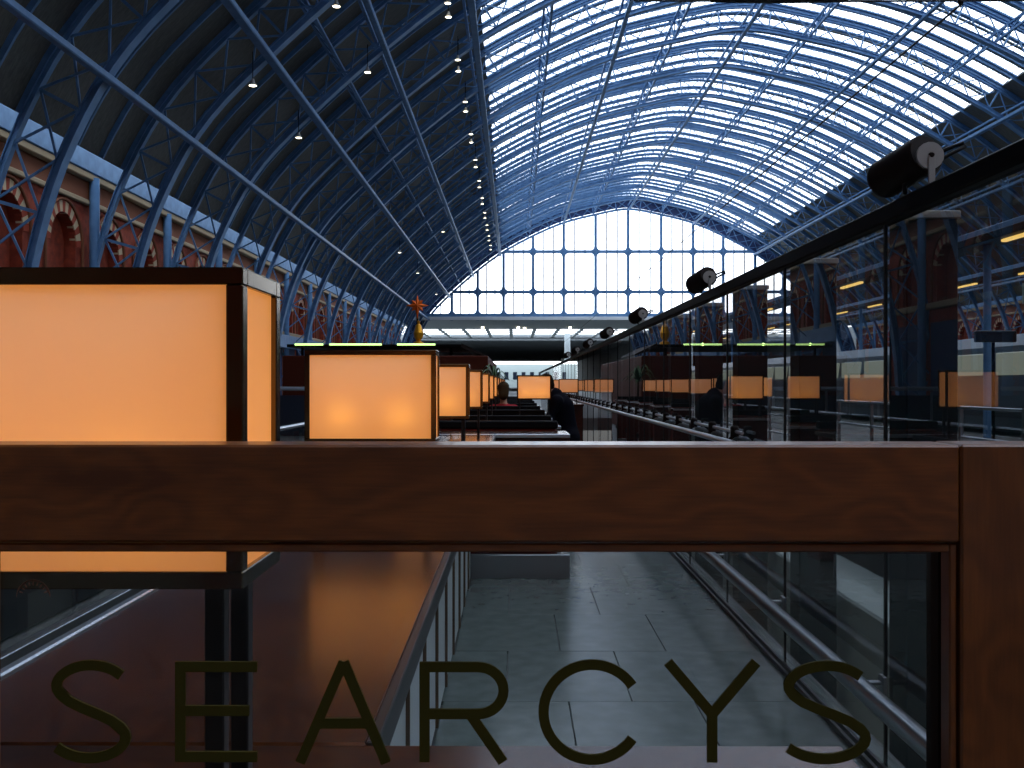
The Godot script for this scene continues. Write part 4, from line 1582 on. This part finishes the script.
	for y in [0.25, 0.75, 1.25]:
		mb = MB.new()
		mb.box(Vector3(0, y, -32), Vector3(0.06, 0.05, 52), 0.01, 2)
		part(r, "rail", mb, M.bright_trim)
	z = 6.0
	while z < 58:
		mb = MB.new()
		mb.box(Vector3(0, 0.64, -z), Vector3(0.06, 1.28, 0.06))
		part(r, "post", mb, M.brushed_steel)
		if z < 56:
			mb = MB.new()
			mb.sheet(PackedVector2Array([Vector2(z + 0.05, 0.3), Vector2(z + 1.95, 0.3), Vector2(z + 1.95, 1.2), Vector2(z + 0.05, 1.2)]), Transform3D(Basis(Vector3(0, 0, -1), Vector3.UP, Vector3(-1, 0, 0)), Vector3.ZERO))
			part(r, "pane", mb, M.balustrade_glass)
		z += 2.0
	var tr := thing("train", "dark blue-grey train with pale lit windows standing at the right platform", "train", Vector3(17, 0, -70))
	var sect := PackedVector2Array([Vector2(-1.4, 0.2), Vector2(1.4, 0.2), Vector2(1.45, 1.8), Vector2(1.3, 2.85), Vector2(0.8, 3.25), Vector2(-0.8, 3.25), Vector2(-1.3, 2.85), Vector2(-1.45, 1.8)])
	mb = MB.new()
	mb.plate(sect, -60, 55)
	var tb := part(tr, "body", mb, M.train_paint)
	for k in 38:
		mb = MB.new()
		mb.box(Vector3(-1.40, 2.28, 52 - k * 2.9), Vector3(0.14, 0.72, 2.3), 0.02)
		part(tb, "window", mb, M.train_window_lit)
	mb = MB.new()
	mb.box(Vector3(-1.44, 0.75, -2.5), Vector3(0.1, 0.35, 114))
	part(tr, "stripe", mb, M.train_dark)
	for q in [[13.4, 4.1, "nearer"], [24.0, 5.4, "farther"]]:
		var g := thing("lighting_gantry", "blue platform lighting gantry with yellow tubes, %s of the two" % q[2], "gantry", Vector3(q[0], EYE + q[1], 0), "lighting gantries over the right platforms")
		mb = MB.new()
		mb.box(Vector3(0, 0.2, -60), Vector3(0.3, 0.22, 104), 0.02, 2)
		part(g, "beam", mb, M.painted_blue_steel)
		mb = MB.new()
		mb.box(Vector3(0, -0.05, -60), Vector3(0.9, 0.22, 104), 0.02, 2)
		part(g, "tray", mb, M.black_rail)
		for k in 16:
			mb = MB.new()
			mb.box(Vector3(-0.1, -0.2, -12 - k * 6.4), Vector3(0.16, 0.08, 2.2), 0.02, 2)
			part(g, "light_tube", mb, M.platform_tube_glow)
		for k in 8:
			mb = MB.new()
			mb.tube([Vector3(0, -q[1] - EYE, -14 - k * 13), Vector3(0, 0.1, -14 - k * 13)], 0.11, 8)
			part(g, "post", mb, M.painted_blue_steel)
	for q in [[10.2, 3.0, 25.0, 0.34, 0.5, "small pale post sign beside the nearest dark column"], [11.6, 2.2, 20.8, 1.0, 0.45, "pale platform sign on a post at the right edge"]]:
		var sg := thing("platform_sign", q[5], "sign", P(q[0], q[1], q[2]))
		mb = MB.new()
		mb.box(Vector3(0, -q[4] / 2, 0), Vector3(q[3], q[4], 0.08), 0.01)
		part(sg, "panel", mb, M.sign_face)
		mb = MB.new()
		mb.tube([Vector3(0, -EYE - q[1], -0.08), Vector3(0, -0.02, -0.08)], 0.04, 8)
		part(sg, "post", mb, M.black_rail)
	var ds := thing("departure_screen", "small dark departure screen on a post over the right platform", "screen", Vector3(10.6, 0, -21.0))
	mb = MB.new()
	mb.box(Vector3(0, EYE + 1.05, 0), Vector3(0.9, 0.26, 0.12), 0.02)
	part(ds, "display", mb, M.screen_dark)
	mb = MB.new()
	mb.tube([Vector3(0, 0, -0.09), Vector3(0, EYE + 1.0, -0.09)], 0.035, 8)
	part(ds, "post", mb, M.black_rail)

	# overhead wires
	mb = MB.new()
	mb.tube([P(7.05, 6.0, 15.1), P(7.05, 6.0, 150)], 0.02, 6)
	solo("overhead_cable", mb, M.black_rubber, "thin black cable running along under the glazed roof", "cable")
	mb = MB.new()
	mb.tube([P(2.0, 6.455, 16.0), P(5.5, 6.44, 16.0), P(9.5, 6.455, 16.0)], 0.018, 6)
	mb.tube([P(3.3, 6.47, 16.0), P(4.4, 6.45, 16.0), P(5.6, 6.47, 16.0)], 0.05, 8)
	solo("cross_cable", mb, M.black_rubber, "dark bundled cable crossing the top edge of the view", "cable")
	mb = MB.new()
	mb.lathe([Vector2(0, 0.5), Vector2(0.03, 0.5), Vector2(0.05, 0.3), Vector2(0.05, 0.1), Vector2(0, 0)], 10)
	solo("cable_weight", mb, M.black_rubber, "small black fitting where the two cables meet", "fitting", P(7.12, 6.0, 15.2))

	# end wall of the shed behind the camera
	var e := setting("wall_back", Vector3(AX, 0, 29.0), "brick end wall behind the bar")
	mb = MB.new()
	var outline2 := PackedVector2Array()
	for k in arch_pts.size(): outline2.append(arch_at(k, 2.5))
	mb.plate(outline2, 0.0, 0.5)
	part(e, "brickwork", mb, M.red_brick)
	# lower left: planted trough along the platform's edge
	var ps := thing("plant_trough", "long dark trough of small-leaved plants with fairy lights left of the counter", "plant", Vector3(-3.55, 0, -7.0))
	mb = MB.new()
	mb.box(Vector3(0, 0.22, 0), Vector3(0.6, 0.44, 9.0), 0.02, 2)
	part(ps, "trough", mb, M.dark_cladding)
	var leaf := MB.new()
	leaf.quad(Vector3.ZERO, Vector3(0.05, 0.02, 0.025), Vector3(0.11, 0.01, 0), Vector3(0.05, 0.02, -0.025), Vector3.UP)
	var leaf_mesh := leaf.done()
	for k in 280:
		var o := part(ps, "leaf", leaf_mesh, M.leaf_green, Vector3(rng.randf_range(-0.28, 0.28), rng.randf_range(0.44, 0.85), rng.randf_range(-4.4, 4.4)))
		o.rotation = Vector3(rng.randf_range(-0.6, 0.6), rng.randf() * TAU, rng.randf_range(-0.7, 0.9))
	for k in 40:
		mb = MB.new()
		var c := Vector3(rng.randf_range(-0.25, 0.25), 0.44, rng.randf_range(-4.4, 4.4))
		mb.tube([c, c + Vector3(rng.randf_range(-0.08, 0.08), 0.4, rng.randf_range(-0.08, 0.08))], 0.006, 5)
		part(ps, "stem", mb, M.bark)
	for k in 24:
		mb = MB.new()
		mb.lathe([Vector2(0, 0.012), Vector2(0.011, 0.005), Vector2(0.011, -0.005), Vector2(0, -0.012)], 6, Vector3(rng.randf_range(0.0, 0.3), rng.randf_range(0.45, 0.85), rng.randf_range(-4.0, 4.0)))
		part(ps, "fairy_light", mb, M.platform_tube_glow)

func _ready() -> void:
	# camera, sky, exposure
	var cam := Camera3D.new()
	cam.name = "camera"
	cam.fov = rad_to_deg(2.0 * atan(384.0 / 950.0))
	cam.near = 0.05
	cam.far = 800.0
	add_child(cam)
	cam.position = Vector3(0, EYE, 0)
	cam.rotation.y = atan(3.0 / 950.0)
	cam.current = true
	var env := Environment.new()
	env.tonemap_mode = Environment.TONE_MAPPER_LINEAR
	env.tonemap_exposure = 1.0
	env.background_mode = Environment.BG_SKY
	var sky := Sky.new()
	var sm := ProceduralSkyMaterial.new()
	sm.sky_top_color = Color(0.86, 0.92, 1.0)
	sm.sky_horizon_color = Color(0.96, 0.98, 1.0)
	sm.ground_bottom_color = Color(0.35, 0.36, 0.36)
	sm.ground_horizon_color = Color(0.5, 0.5, 0.5)
	sky.sky_material = sm
	env.sky = sky
	env.background_energy_multiplier = 4.2
	env.sdfgi_enabled = true
	env.ssao_enabled = true
	env.ssil_enabled = true
	var we := WorldEnvironment.new()
	we.name = "environment"
	we.environment = env
	add_child(we)

	make_materials()
	make_arch()
	build_roof()
	build_gable()
	build_extension()
	build_side_wall(-1.0, "wall_left")
	build_side_wall(1.0, "wall_right")
	build_floor()
	build_glass_screen()
	build_counters()
	build_booths()
	build_screen()
	build_lanterns()
	build_spotlights()
	build_people()
	build_surroundings()
	build_roof_lamps()
